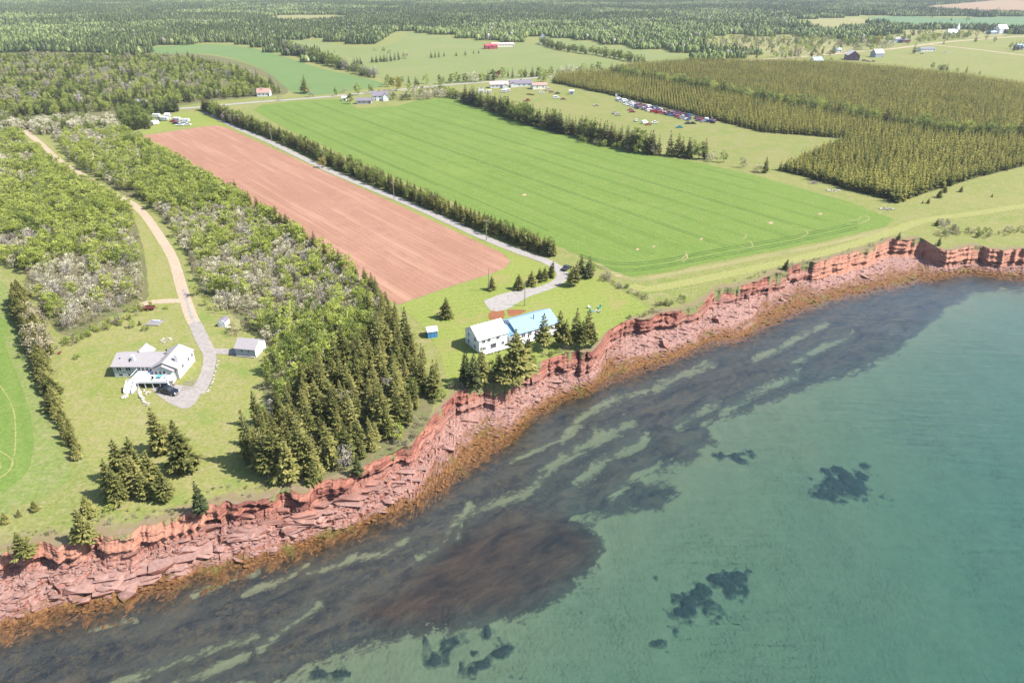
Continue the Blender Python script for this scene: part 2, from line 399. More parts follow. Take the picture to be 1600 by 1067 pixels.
NS = len(SX)
for i in range(1, NS):                       # keep the coast running on in x
    if T[i, 0] < T[i - 1, 0] + .01: T[i, 0] = T[i - 1, 0] + .01
D = (W - T)[:, :2]; wid = np.hypot(D[:, 0], D[:, 1])
D = np.stack([sm(D[:, 0], 14), sm(D[:, 1], 14)], 1); D /= np.hypot(D[:, 0], D[:, 1])[:, None]
seg = np.hypot(*(T[1:, :2] - T[:-1, :2]).T); S = np.concatenate([[0], np.cumsum(seg)])

# land sheet: columns follow the coast, rows run inland to the horizon
rows = np.concatenate([[0, .6, 1.3, 2.2, 3.4, 5, 7, 10, 15, 25, 50], np.geomspace(100, 6600, 10)])
ex = np.array([[-6500, T[0, 1] - 40], [-900, T[0, 1] - 20]]); ex2 = np.array([[1500, T[-1, 1] + 60], [6500, T[-1, 1] + 300]])
lx = np.concatenate([ex[:, 0], T[::2, 0], ex2[:, 0]]); ly = np.concatenate([ex[:, 1], T[::2, 1], ex2[:, 1]])
V = np.zeros((len(rows), len(lx), 3)); V[..., 0] = lx[None]
V[..., 1] = ly[None] + rows[:, None]
V[-1, :, 1] = 6700
edge = np.repeat(np.exp(-rows / 4.0)[:, None], len(lx), 1)
me = mesh_np('ground', V.reshape(-1, 3), grid_faces(len(rows), len(lx)), [MT['meadow']], attrs={'edge': ('POINT', edge.ravel())})
tag(link(bpy.data.objects.new('ground', me)), 'meadow grass covering the land inland of the cliff', kind='structure')

# cliff and rocky shore
K1, K2 = 34, 64
u = np.linspace(0, 1, K1)[:, None]
soil = np.clip(np.interp(SX, [0, 200, 330, 360, 1230, 1290, 1460, 1500, 1600], [.6, .65, .6, 0, 0, .75, .95, .7, .7]), 0, 1)
zf = np.interp(SX, [0, 340, 600, 720, 1250, 1350, 1600], [.62, .58, .75, 1.25, 1.28, 1.25, 1.12]) * (2.9 + 2.4 * fbm(S / 14, 0 * S, 21, 3)) + soil * .6
zf = np.minimum(zf, 6.0)
zz = -u * zf[None]
slope = .22 + .35 * soil + .55 * np.clip(fbm(S / 9, 0 * S, 31, 3) - .45, 0, 1) * 2
turf = np.clip((fbm(S / 7, 0 * S, 131, 3) - .50) * 9, 0, 1) * np.interp(SX, [0, 340, 600, 860, 1200, 1300, 1600], [.6, .5, .8, 1, 1, .5, .8])
slope = slope + turf * .5
turfv = turf[None] * np.clip(1.35 - u * 2.0 + (fbm(S[None] / 2 + 0 * u, u * 3, 133, 3) - .5) * 1.6, 0, 1)
rill = (fbm(S[None] / 2.6 + 0 * u, u * 2.4 + S[None] * .15, 41, 4) - .5) * 1.3
Lr = (zz + .9 * fbm(S[None] / 14 + 0 * u, 0 * zz, 51, 2) + .02 * S[None]) / .8
L = np.floor(Lr); fr = Lr - L
cell = np.floor(S[None] / (3.2 + 4.5 * hsh(L, 0 * L, 61)) + 10 * hsh(L, 0 * L, 62) + .5 * fbm(S[None] / 3 + 0 * u, zz * 2, 15, 2))
block = (hsh(cell, L, 63) - .35) * 1.7 + (hsh(0 * L, L, 64) - .5) * 1.5 - .7 * (fr > .78)
big = (hsh(np.floor(S[None] / 9 + 7 * hsh(L * 0, np.floor(L / 2), 3)), np.floor(L / 2), 65) - .4) * 2.0
off = (1 - .75 * turf[None]) * (soil[None] * (rill + .6 * block) + (1 - soil[None]) * (block + big))
off *= np.clip(u * 5, 0, 1)
off -= 1.1 * np.clip((u - .74) / .06, 0, 1) * (.35 + fbm(S / 12, 0 * S, 36, 2))[None]
off += .35 * np.clip((u - .55) / .1, 0, 1)
out1 = slope[None] * u * zf[None] + off
base_out = slope * zf + off[-1]
X1 = T[None, :, 0] + D[None, :, 0] * out1; Y1 = T[None, :, 1] + D[None, :, 1] * out1
v = np.linspace(0, 1, K2)[1:, None] ** 1.0
span = np.maximum(wid - base_out, 2.0)
out2 = base_out[None] + v * (span[None] + 7.0)
tt = (out2 - base_out[None]) / span[None]
zb = -zf[None] + (SEA - .05 + zf[None]) * np.clip(tt, 0, 1) ** .75 - np.clip(tt - 1, 0, 5) * span[None] * .10
sc_s = np.interp(SX, [0, 300, 640, 720, 1600], [5.5, 5.0, 4.0, 2.8, 2.6])[None]
ampx = np.interp(SX, [0, 330, 640, 720, 1600], [.8, .9, .9, .3, .3])[None]
warp = .5 * fbm(S[None] / 8 + 0 * out2, out2 / 5, 19, 3)
st_ = .62; zs = (zb + warp) / st_; fz = zs - np.floor(zs); zterr = (np.floor(zs) + np.clip(fz * 3.5 - 1.2, 0, 1)) * st_ - warp
tw_ = np.interp(SX, [0, 300, 640, 740, 1600], [.6, .9, .95, .35, .35])[None] * (tt < 1)
zb = zb * (1 - tw_) + zterr * tw_
cid, ox, oy, gap = cells(S[None] / sc_s + 0 * out2, out2 / (sc_s * .52), 71)
cid2, ox2, oy2, gap2 = cells(S[None] / (sc_s * .45) + 0 * out2, out2 / (sc_s * .42), 77)
amp = np.interp(tt, [0, .25, .75, 1.0, 1.3], [.45, .75, .6, .35, .2]) * ampx
zb = zb + amp * ((cid - .5) * 1.0 + (oy * (hsh(cid * 1e5, cid * 0, 2) - .2) + ox * (hsh(cid * 1e5, cid * 0, 4) - .5)) * .8 - .3 * (gap < .06)) + .3 * amp * ((cid2 - .5) - .3 * (gap2 < .1))
zb = np.minimum(zb, -zf[None] * .55)
X2 = T[None, :, 0] + D[None, :, 0] * out2; Y2 = T[None, :, 1] + D[None, :, 1] * out2
CX = np.vstack([X1, X2]); CY = np.vstack([Y1, Y2]); CZ = np.vstack([zz, zb])
jit = (vn(CX * 2.1, CY * 2.1 + CZ * 3, 91) - .5) * .22; jit[0] = 0
CZ = CZ + jit; CZ[0] = -.02
keep = (SX > -420) & (SX < 2060)
V = np.stack([CX, CY, CZ], -1)
so = np.vstack([np.repeat(soil[None], K1, 0), np.clip(soil[None] * (1 - tt * 5), 0, 1)])
tf = np.vstack([turfv, 0 * tt]); V = V[:, keep]; so = so[:, keep]; tf = tf[:, keep]
me = mesh_np('rocky_shore', V.reshape(-1, 3), grid_faces(V.shape[0], V.shape[1])[:, ::-1], [MT['rock']], attrs={'soil': ('POINT', so.ravel()), 'turf': ('POINT', tf.ravel())})
shore = tag(link(bpy.data.objects.new('rocky_shore', me)), 'layered red sandstone cliff and rocky foreshore along the water', kind='structure')
SHX, SHY, SHZ = CX[K1:], CY[K1:], CZ[K1:]

# ------------------------------------------------------------------ sea floor, seen through the water
DARK = [(-900, 1500), (330, 1500), (335, 1067), (440, 1062), (500, 1030), (560, 1008), (640, 985), (700, 975), (760, 960), (830, 950), (860, 935), (900, 895), (935, 870), (945, 840), (930, 812), (900, 800), (960, 792), (1030, 783),
        (1066, 760), (1048, 745), (1010, 748), (1000, 735), (1060, 716), (1108, 707), (1080, 692), (1125, 680), (1100, 655), (1200, 625), (1260, 600), (1330, 580), (1400, 545), (1432, 520), (1480, 480), (1520, 455), (1600, 450), (1800, 440), (1800, 380),
        (1400, 380), (900, 540), (600, 720), (0, 850), (-900, 900)]
STREAK = [([(800, 718), (835, 700), (872, 684)], 5), ([(880, 682), (905, 655), (935, 632), (1008, 608)], 8), ([(1025, 604), (1060, 586), (1112, 566)], 8), ([(838, 750), (870, 718), (915, 690), (985, 658)], 11), ([(905, 748), (945, 712), (1010, 680)], 9),
          ([(655, 868), (690, 848), (712, 808), (755, 790), (815, 768), (850, 745)], 7), ([(715, 835), (725, 800), (735, 785)], 5), ([(405, 1008), (440, 980), (475, 958), (498, 938)], 7), ([(480, 892), (520, 884), (552, 868)], 6), ([(180, 1064), (260, 1034), (330, 1008), (400, 990)], 8), ([(560, 868), (600, 862), (640, 838)], 6),
          ([(300, 930), (350, 905), (400, 890)], 6), ([(250, 1070), (340, 1040), (380, 1020)], 8), ([(1130, 640), (1180, 610), (1250, 580)], 7), ([(1180, 560), (1220, 540), (1290, 505)], 6), ([(960, 770), (985, 740), (1030, 720)], 7), ([(130, 985), (210, 965)], 5), ([(1060, 660), (1120, 625)], 7), ([(1240, 560), (1330, 520)], 6), ([(380, 925), (450, 900), (480, 880)], 5)]
BROWN = [(640, 900), (700, 850), (760, 820), (880, 800), (935, 820), (945, 845), (930, 870), (860, 930), (740, 958), (620, 975), (560, 960)]
gx = np.unique(np.concatenate([np.linspace(-2500, -160, 12), np.linspace(-160, -75, 25), np.arange(-75, 130, .55), np.linspace(130, 260, 110), np.linspace(260, 2500, 14)]))
gy = np.unique(np.concatenate([np.linspace(-1500, 40, 10), np.arange(60, 150, .55), np.linspace(150, 270, 150), np.linspace(270, 330, 6)]))
GX, GY = np.meshgrid(gx, gy)
ccx = np.concatenate([[-3000], W[::4, 0], [3000]]); ccy = np.concatenate([[W[0, 1]], W[::4, 1], [W[-1, 1] + 80]])
o = np.argsort(ccx)
shY = np.interp(GX, ccx[o], ccy[o])
dist = (shY - GY) * .72
qx, qy, _ = proj(np.stack([GX, GY, np.full_like(GX, SEA)], -1))
behind = GY < 20
sd = segdist(qx, qy, DARK, True); sd = np.where(inpoly(qx, qy, DARK), sd, -sd)
scl = np.clip((qy + 40) / 700, .4, 2)
weed = np.clip(sd / (26 * scl), -1, 1)
for pts, wd in STREAK:
    d = segdist(qx, qy, pts)
    weed = np.minimum(weed, np.clip((d - wd * .5) / (wd * 3.2), -.2, 1))
br = segdist(qx, qy, BROWN, True); br = np.clip(np.where(inpoly(qx, qy, BROWN), br, -br) / 30, -1, 1)
weed = np.where(behind, -1, weed); br = np.where(behind, -1, br)
dep = .25 + np.clip(dist, -20, 60) * .05 + np.clip(dist - 60, 0, 400) * .045 + np.clip(weed, -.4, 1) * -.55 + (fbm(GX / 9, GY / 9, 5, 4) - .5) * .5 - np.clip(br, 0, 1) * .5
dep = np.where(dist < 0, .25 + dist * .02, np.maximum(dep, .2 + .3 * np.clip(dist / 6, 0, 1)))
dep = np.minimum(dep, 9)
GZ = SEA - dep
GZ = np.where(dist < -1, np.minimum(GZ, SEA - 1.5), GZ)
shal = np.clip(1 - dist / 9, 0, 1)
me = mesh_np('sea_floor', np.stack([GX, GY, GZ], -1).reshape(-1, 3), grid_faces(len(gy), len(gx)), [], smooth=True,
             attrs={'weed': ('POINT', weed.ravel()), 'brown': ('POINT', br.ravel()), 'shal': ('POINT', shal.ravel())})
def floor_mat():
    m = bpy.data.materials.new('sea floor'); t = nodes_of(m)
    pos = N(t, 'ShaderNodeNewGeometry').outputs['Position']
    A = lambda n: N(t, 'ShaderNodeAttribute', attribute_name=n).outputs['Fac']
    n1 = noise(t, aniso(t, pos, R(34), .10, .30), 1.0, 8, .72, .5); n2 = noise(t, pos, .6, 7, .72); n3 = noise(t, pos, .12, 4, .6)
    sand = mixc(t, ramp(t, n2, .3, .7), (.15, .142, .088), (.185, .172, .108))
    weedc = mixc(t, ramp(t, n1, .36, .6), (.024, .026, .03), (.072, .066, .056))
    weedc = mixc(t, math_(t, 'MULTIPLY', ramp(t, n2, .48, .66), .8), weedc, (.095, .075, .052))
    brown = mixc(t, ramp(t, n1, .34, .62), (.022, .021, .022), (.072, .05, .038))
    shc = mixc(t, ramp(t, n2, .4, .66), (.03, .022, .014), (.13, .07, .03))
    col = mixc(t, ramp(t, math_(t, 'ADD', A('brown'), math_(t, 'MULTIPLY', math_(t, 'SUBTRACT', n3, .5), 2.6)), -.7, .7), weedc, brown)
    col = mixc(t, ramp(t, math_(t, 'ADD', A('shal'), math_(t, 'MULTIPLY', math_(t, 'SUBTRACT', n1, .5), 1.2)), .42, .85), col, shc)
    k = math_(t, 'ADD', A('weed'), math_(t, 'MULTIPLY', math_(t, 'SUBTRACT', n1, .5), 2.2))
    k = math_(t, 'ADD', k, math_(t, 'MULTIPLY', math_(t, 'SUBTRACT', n2, .5), 1.2))
    col = mixc(t, ramp(t, k, -.12, .12), sand, col)
    finish(t, col, .95, .0, n2, .4, .2); return m
me.materials.append(floor_mat())
tag(link(bpy.data.objects.new('sea_floor', me)), 'sandy sea floor with dark weed covered rock ledges', kind='structure')

# water: clear body with absorption and a rippled surface
def water_mat():
    m = bpy.data.materials.new('sea water'); t = nodes_of(m)
    pos = N(t, 'ShaderNodeNewGeometry').outputs['Position']
    a = noise(t, aniso(t, pos, R(-4), .07, .55), 1.0, 5, .62, .4); b = noise(t, pos, 1.4, 4, .6)
    c = noise(t, pos, .03, 3)
    h = math_(t, 'ADD', math_(t, 'MULTIPLY', a, ramp(t, c, .3, .7)), math_(t, 'MULTIPLY', b, .13))
    bp = N(t, 'ShaderNodeBump'); bp.inputs['Strength'].default_value = .65; bp.inputs['Distance'].default_value = .55; t.links.new(h, bp.inputs['Height'])
    fr = N(t, 'ShaderNodeFresnel', IOR=1.45); t.links.new(bp.outputs[0], fr.inputs['Normal'])
    gl = N(t, 'ShaderNodeBsdfGlossy', Roughness=.08); t.links.new(bp.outputs[0], gl.inputs['Normal'])
    tr = N(t, 'ShaderNodeBsdfTransparent'); mx = N(t, 'ShaderNodeMixShader'); o = N(t, 'ShaderNodeOutputMaterial')
    t.links.new(fr.outputs[0], mx.inputs[0]); t.links.new(tr.outputs[0], mx.inputs[1]); t.links.new(gl.outputs[0], mx.inputs[2]); t.links.new(mx.outputs[0], o.inputs[0])
    va = N(t, 'ShaderNodeVolumeAbsorption', Density=.17, Color=(.30, .78, .80, 1)); vs = N(t, 'ShaderNodeVolumeScatter', Density=.012, Color=(.24, .52, .82, 1)); ad = N(t, 'ShaderNodeAddShader'); t.links.new(va.outputs[0], ad.inputs[0]); t.links.new(vs.outputs[0], ad.inputs[1]); t.links.new(ad.outputs[0], o.inputs['Volume']); return m
wb = MB().box(-2400, 2400, -1400, 320, -30, SEA).build('sea_water', [water_mat()])
tag(wb, 'clear shallow green blue sea water with light ripples', kind='structure')

# ------------------------------------------------------------------ fields, lawns, roads as sheets
def sheet(name, pts, mat, z, label, jit=.35, step=2.5, smoothit=True, parent=None):
    P = np.array([px(*p)[:2] for p in pts])
    if smoothit: Q = smooth_line(np.vstack([P, P[:1]]), step)[:-1]
    else:
        Q = np.vstack([np.linspace(P[i], P[(i + 1) % len(P)], max(2, int(np.linalg.norm(P[(i + 1) % len(P)] - P[i]) / step)), endpoint=False) for i in range(len(P))])
    Q = Q + (np.stack([fbm(Q[:, 0] / 3, Q[:, 1] / 3, 7, 3), fbm(Q[:, 0] / 3, Q[:, 1] / 3, 9, 3)], 1) - .5) * 2 * jit
    me = bpy.data.meshes.new(name); me.from_pydata([(x, y, z) for x, y in Q], [], [list(range(len(Q)))]); me.materials.append(MT[mat])
    bm = bmesh.new(); bm.from_mesh(me); bm.normal_update()
    if bm.faces[:][0].normal.z < 0: bmesh.ops.reverse_faces(bm, faces=bm.faces[:])
    bmesh.ops.triangulate(bm, faces=bm.faces[:]); bm.to_mesh(me); bm.free()
    o = link(bpy.data.objects.new(name, me), parent)
    if parent is None: tag(o, label, kind='structure')
    return o
def ribbon(name, pts, width, mat, z, label, parent=None, step=2.0, jit=.15, world=False):
    P = np.array([p if world else px(*p)[:2] for p in pts]); Q = smooth_line(P, step)
    Dn = np.gradient(Q, axis=0); Dn /= np.hypot(Dn[:, 0], Dn[:, 1])[:, None] + 1e-9
    n = np.stack([-Dn[:, 1], Dn[:, 0]], 1)
    wv = width if np.isscalar(width) else np.interp(np.linspace(0, 1, len(Q)), np.linspace(0, 1, len(width)), width)
    wl = (wv * .5 + jit * 2 * (fbm(Q[:, 0] / 2.5, Q[:, 1] / 2.5, 3, 3) - .5))[:, None]
    A = Q + n * wl; B = Q - n * wl
    V = np.zeros((2, len(Q), 3)); V[0, :, :2] = B; V[1, :, :2] = A; V[..., 2] = z
    me = mesh_np(name, V.reshape(-1, 3), grid_faces(2, len(Q)), [MT[mat]])
    o = link(bpy.data.objects.new(name, me), parent)
    if parent is None: tag(o, label, kind='structure')
    return o
FIELDS = {}
def field(name, pts, *a, **k):
    FIELDS.setdefault('all', []).append(pts); return sheet(name, pts, *a, **k)
PLOUGH = [(212, 214), (335, 196), (352, 199), (560, 292), (700, 356), (785, 396), (797, 408), (788, 420), (760, 430), (690, 452), (622, 476), (600, 466), (480, 386), (330, 290)]
CROP = [(395, 172), (410, 164), (480, 157), (535, 155), (560, 170), (620, 166), (660, 155), (705, 152), (740, 162), (800, 184), (860, 205), (950, 230), (1010, 241), (1100, 256), (1180, 274), (1250, 294), (1330, 317), (1396, 343), (1385, 354), (1300, 374), (1200, 394), (1100, 412), (1035, 426), (985, 432), (960, 425), (930, 408), (880, 388), (800, 356), (700, 312), (600, 270), (500, 226), (440, 198)]
FARGREEN = [(185, 77), (290, 71), (345, 70), (400, 77), (440, 88), (500, 107), (560, 120), (600, 133), (545, 143), (490, 149), (455, 143), (420, 115), (380, 96), (320, 84), (250, 84)]
PAST = [(425, 68), (480, 62), (560, 74), (620, 66), (640, 50), (690, 58), (760, 66), (830, 68), (880, 84), (960, 96), (975, 108), (940, 116), (862, 122), (800, 124), (700, 132), (640, 130), (600, 124), (560, 108), (500, 85)]
STRIP = [(840, 60), (886, 62), (940, 70), (1000, 78), (1092, 88), (1060, 96), (985, 97), (880, 79)]
CLEAR = [(415, 27), (450, 24), (520, 25), (548, 29), (480, 37), (430, 34)]
PADDOCK = [(745, 152), (770, 138), (800, 134), (870, 132), (960, 151), (1060, 176), (1180, 206), (1322, 216), (1270, 240), (1215, 262), (1160, 268), (1120, 250), (1000, 225), (870, 192), (790, 168)]
FARPAST = [(1240, 90), (1330, 86), (1400, 80), (1480, 70), (1530, 66), (1700, 55), (1760, 140), (1600, 133), (1500, 119), (1390, 105), (1290, 98)]
TEAL = [(1355, 27), (1420, 26), (1500, 28), (1700, 26), (1700, 48), (1560, 45), (1480, 44), (1400, 40)]
TANF = [(1425, 12), (1480, 8), (1560, 1), (1700, 1), (1700, 24), (1600, 22), (1510, 20), (1460, 16)]
STRAWF = [(1410, 48), (1480, 47), (1560, 50), (1560, 58), (1470, 60), (1400, 56)]
SCRUB = [(1080, 62), (1180, 58), (1260, 60), (1330, 68), (1310, 84), (1200, 84), (1120, 80)]
SCRUB2 = [(1240, 32), (1340, 28), (1350, 44), (1280, 46)]
LEFTCROP = [(-260, 475), (-14, 490), (10, 545), (32, 600), (48, 650), (53, 695), (44, 735), (18, 760), (-20, 776), (-260, 830)]
field('ploughed_field', PLOUGH, 'plough', .05, 'long ploughed field of bare red soil between lane and woods', smoothit=False)
cropf = field('crop_field', CROP, 'crop', .05, 'big bright green crop field with dark tramlines right of the lane', smoothit=False)
field('far_crop_field', FARGREEN, 'far_crop', .05, 'pale green field curving behind the woods at upper left')
field('pasture_field', PAST, 'pasture', .04, 'wide pale pasture around the red roofed barn')
field('narrow_pasture', STRIP, 'pasture', .04, 'narrow pale meadow strip behind the white farmhouse')
field('forest_clearing', CLEAR, 'straw', .04, 'small pale clearing within the far forest')
field('paddock', PADDOCK, 'pasture2', .04, 'grassy paddock with scrapped cars beside the spruce plantation')
field('roadside_pasture', FARPAST, 'pasture2', .04, 'light green pasture below the far right road')
field('far_teal_field', TEAL, 'bluish_crop', .04, 'bluish green field at far upper right')
field('far_tan_field', TANF, 'tan_field', .04, 'tan bare field in the top right corner')
field('far_straw_field', STRAWF, 'straw', .05, 'straw coloured strip behind the church')
field('scrub_meadow', SCRUB, 'straw', .045, 'pale scrubby meadow beyond the spruce plantation')
field('far_scrub_meadow', SCRUB2, 'straw', .045, 'small pale scrub opening among the far trees')
MT['margin'] = ground_mat('green field margin', ((.13, .17, .045), (.15, .185, .055), (.19, .19, .085)), .05, .3, 1.0)
sheet('crop_margin', [(-60, 420), (5, 440), (20, 500), (45, 570), (72, 645), (100, 715), (112, 745), (70, 775), (20, 792), (-60, 812)], 'margin', .03, 'light green rough margin between left crop field and hedgerow')
field('left_crop_field', LEFTCROP, 'crop', .05, 'bright green crop corner at the left edge of the picture')
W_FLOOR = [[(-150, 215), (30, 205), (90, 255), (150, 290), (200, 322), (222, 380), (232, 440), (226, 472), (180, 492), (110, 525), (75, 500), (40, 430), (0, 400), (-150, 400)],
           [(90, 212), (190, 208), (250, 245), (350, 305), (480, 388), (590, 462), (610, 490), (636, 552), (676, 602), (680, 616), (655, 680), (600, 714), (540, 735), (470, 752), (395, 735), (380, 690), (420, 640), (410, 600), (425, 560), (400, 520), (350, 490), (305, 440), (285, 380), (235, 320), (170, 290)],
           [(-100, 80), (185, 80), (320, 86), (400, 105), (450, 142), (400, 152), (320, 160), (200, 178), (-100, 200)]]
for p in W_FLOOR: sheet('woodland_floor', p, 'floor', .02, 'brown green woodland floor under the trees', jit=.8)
LAWN_L = [(95, 545), (150, 512), (215, 482), (240, 470), (300, 470), (318, 466), (345, 480), (395, 520), (420, 560), (408, 600), (418, 640), (385, 680), (372, 720), (395, 748), (330, 778), (230, 798), (170, 790), (150, 745), (118, 680), (92, 610)]
sheet('house_lawn', LAWN_L, 'lawn_dry', .03, 'dry mown lawn around the grey house')
sheet('grass_clearing', [(203, 322), (225, 335), (262, 400), (282, 450), (285, 470), (240, 474), (232, 440), (222, 380)], 'lawn_dry', .035, 'narrow grass clearing beside the red dirt drive')
sheet('drive_verge', [(35, 212), (60, 212), (140, 278), (160, 292), (130, 290), (80, 262)], 'lawn_dry', .035, 'grass verge beside the far end of the dirt drive')
sheet('field_verge', [(285, 175), (325, 178), (430, 232), (620, 316), (760, 378), (850, 414), (862, 425), (800, 412), (786, 396), (560, 291), (352, 198), (300, 198), (215, 212), (240, 195)], 'lawn', .03, 'grass verge between the lane and the ploughed field', smoothit=False)
LAWN_C = [(622, 478), (690, 454), (765, 430), (800, 412), (850, 412), (900, 424), (925, 430), (960, 448), (1012, 482), (985, 496), (945, 520), (925, 540), (880, 552), (840, 566), (790, 584), (730, 600), (700, 600), (690, 560), (660, 510)]
sheet('cottage_lawn', LAWN_C, 'lawn', .04, 'green mown lawn around the blue roofed house')
ribbon('mown_path', [(985, 446), (1010, 452), (1060, 444), (1160, 424), (1300, 392), (1395, 362), (1420, 352), (1460, 342), (1530, 333), (1600, 322), (1720, 306)], 5, 'path', .06, 'pale mown path along the cliff top')
ribbon('field_margin', [(935, 412), (985, 436), (1040, 430), (1200, 400), (1300, 380), (1390, 358)], 3, 'straw', .045, 'dry grass margin between crop field and mown path')
ribbon('lane', [(318, 176), (330, 180), (370, 200), (430, 226), (508, 264), (620, 311), (700, 346), (757, 372), (810, 393), (850, 407), (872, 419), (879, 431), (868, 443), (840, 454), (808, 464), (782, 474)], 4.2, 'asphalt', .085, 'pale lane running from the road down to the blue roofed house')
sheet('parking_pad', [(756, 470), (790, 458), (835, 450), (845, 455), (815, 470), (790, 484), (768, 486)], 'asphalt', .08, 'grey parking pad at the end of the lane')
ribbon('dirt_drive', [(38, 204), (60, 222), (95, 253), (140, 281), (175, 303), (205, 318), (226, 336), (250, 370), (270, 404), (284, 450), (297, 490), (309, 514)], [3.6, 3.6, 3.5, 3.7], 'reddirt', .07, 'red dirt drive winding through the woods')
ribbon('gravel_drive', [(304, 504), (318, 534), (327, 553), (326, 574), (318, 596), (306, 616)], [3.5, 3.8, 3.4, 3.3, 4.5], 'gravel', .08, 'grey gravel drive beside the grey house')
ribbon('garage_drive', [(330, 549), (350, 549), (370, 551)], 3.2, 'gravel', .076, 'short gravel spur leading to the garage')
sheet('gravel_yard', [(236, 606), (262, 600), (300, 604), (314, 604), (310, 624), (293, 638), (272, 634), (250, 620)], 'gravel', .074, 'grey gravel yard in front of the house where the pickup stands')
ribbon('trailer_spur', [(214, 478), (240, 472), (284, 470)], 3.5, 'reddirt', .066, 'short red dirt spur leading to the parked trailer')
ribbon('lane_wheel_strip', [(286, 452), (297, 488), (308, 512)], 1.0, 'gravel', .078, 'grey middle strip of the dirt drive')
ribbon('country_road', [(-250, 222), (-60, 207), (100, 192), (200, 182), (262, 172), (310, 168), (400, 160), (470, 155), (550, 148), (620, 141), (700, 133), (780, 127), (870, 119), (985, 108)], 7, 'asphalt', .09, 'country road crossing behind the fields')
ribbon('far_road', [(1150, 96), (1280, 87), (1330, 82), (1400, 76), (1470, 67), (1530, 62), (1600, 57), (1800, 46)], 8, 'reddirt', .09, 'pale far road running past the church')
ribbon('side_road', [(1452, 70), (1520, 77), (1600, 87), (1760, 105)], 7, 'reddirt', .085, 'pale side road branching right from the far road')
# tramlines of the crop field are parts of it
lane_dir = np.array([math.cos(LANE_ANG - .06), math.sin(LANE_ANG - .06)]); nrm = np.array([-lane_dir[1], lane_dir[0]])
cropW = [tuple(px(*p)[:2]) for p in CROP]
c0 = np.array(px(860, 290)[:2])
for k in range(-13, 14):
    for off in (-.9, .9):
        tline = np.arange(-500, 500, 3.0)
        bow = 6 * np.sin(tline / 260 + k * .05)
        Q = c0 + lane_dir * tline[:, None] + nrm * (k * 15 + off + bow)[:, None] if False else c0 + lane_dir * tline[:, None] + nrm * (k * 15 + off) + nrm * bow[:, None]
        ins = inpoly(Q[:, 0], Q[:, 1], cropW) & (segdist(Q[:, 0], Q[:, 1], cropW, True) > 9)
        idx = np.where(ins)[0]
        if len(idx) < 15: continue
        brk = np.split(idx, np.where(np.diff(idx) > 1)[0] + 1)
        for b in brk:
            if len(b) > 12: ribbon('tyre_track', Q[b][::4], .2 + .16 * ((k * 7) % 3 == 0), 'crop_track', .066, None, parent=cropf, step=6, jit=.08, world=True)
for off, pts in ((0, 0), (1, 0)):
    for dy in (0, 3):
        ribbon('tyre_track', [(905, 410 - dy - 9 * off), (945, 421 - dy - 10 * off), (985, 424 - dy - 10 * off), (1040, 417 - dy - 9 * off), (1120, 402 - dy - 9 * off), (1240, 380 - dy - 8 * off), (1340, 358 - dy - 8 * off)], .45, 'crop_track', .066, None, parent=cropf)
for pts in ([(1055, 408), (1066, 404), (1073, 397), (1070, 393)], [(1066, 409), (1073, 404), (1074, 398)], [(1156, 384), (1168, 388), (1176, 384), (1172, 377)], [(1160, 374), (1166, 370), (1164, 366)], [(1240, 366), (1252, 370), (1262, 365), (1258, 359)], [(1322, 350), (1345, 349), (1358, 342), (1352, 336)], [(1326, 344), (1340, 343), (1346, 338)]):
    ribbon('turning_track', pts, .5, 'straw', .067, None, parent=cropf, step=1)
for i, (x, y, a) in enumerate([(820, 305, 1.8), (997, 390, 1.4), (1022, 386, 1.1), (1096, 374, 1.3), (1205, 349, 1.8), (1282, 335, 1.5), (966, 432, 3.0)]):
    sheet('bare_patch', [(x - a * 2.2, y + .5), (x - a, y - 1.5), (x + a, y - 2), (x + a * 2, y), (x, y + 1.5)], 'soil_spot', .068, None, jit=.5, step=1, parent=cropf)
for x, y, a in [(212, 612, 7), (215, 660, 14), (104, 616, 6)]:
    sheet('worn_patch', [(x - a, y), (x - a * .4, y - a * .4), (x + a * .6, y - a * .5), (x + a, y), (x + a * .3, y + a * .4)], 'straw', .045, 'pale worn patch in the dry lawn', jit=1, step=1.5)
lc = [o for o in bpy.data.objects if o.name == 'left_crop_field'][0]
for pts in ([(-10, 590), (12, 620), (23, 650), (24, 700), (20, 718)], [(-10, 700), (12, 712), (20, 722), (12, 738), (-10, 752)], [(-10, 735), (1, 724), (1, 730), (-10, 745)]):
    ribbon('turning_track', pts, .3, 'path', .07, None, parent=lc, step=1)
sheet('flower_bed', [(762, 492), (772, 484), (786, 484), (788, 496), (778, 502), (766, 500)], 'mulch', .06, 'red mulch flower bed beside the walkway', jit=.2, step=1)
sheet('flower_bed', [(792, 484), (806, 484), (822, 485), (812, 492), (796, 494)], 'mulch', .06, 'long red mulch bed behind the blue roof', jit=.2, step=1)

# ------------------------------------------------------------------ rocks lying on the shore
def rock_mesh(seed, flat):
    r = random.Random(seed); bm = bmesh.new()
    for i in range(16):
        p = Vector((r.uniform(-1, 1), r.uniform(-1, 1), r.uniform(-1, 1)))
        m = max(abs(p.x), abs(p.y), abs(p.z)); p /= m ** .8
        bm.verts.new((p.x * .5 * r.uniform(.85, 1.1), p.y * .5 * r.uniform(.7, 1), p.z * .5 * flat))
    h = bmesh.ops.convex_hull(bm, input=bm.verts)
    bmesh.ops.delete(bm, geom=[g for g in h['geom_interior'] if isinstance(g, bmesh.types.BMVert)], context='VERTS')
    bmesh.ops.recalc_face_normals(bm, faces=bm.faces[:])
    me = bpy.data.meshes.new('rock'); bm.to_mesh(me); bm.free(); me.materials.append(MT['rock']); return me
ROCKS = [rock_mesh(i, .28 + .07 * (i % 5)) for i in range(12)]
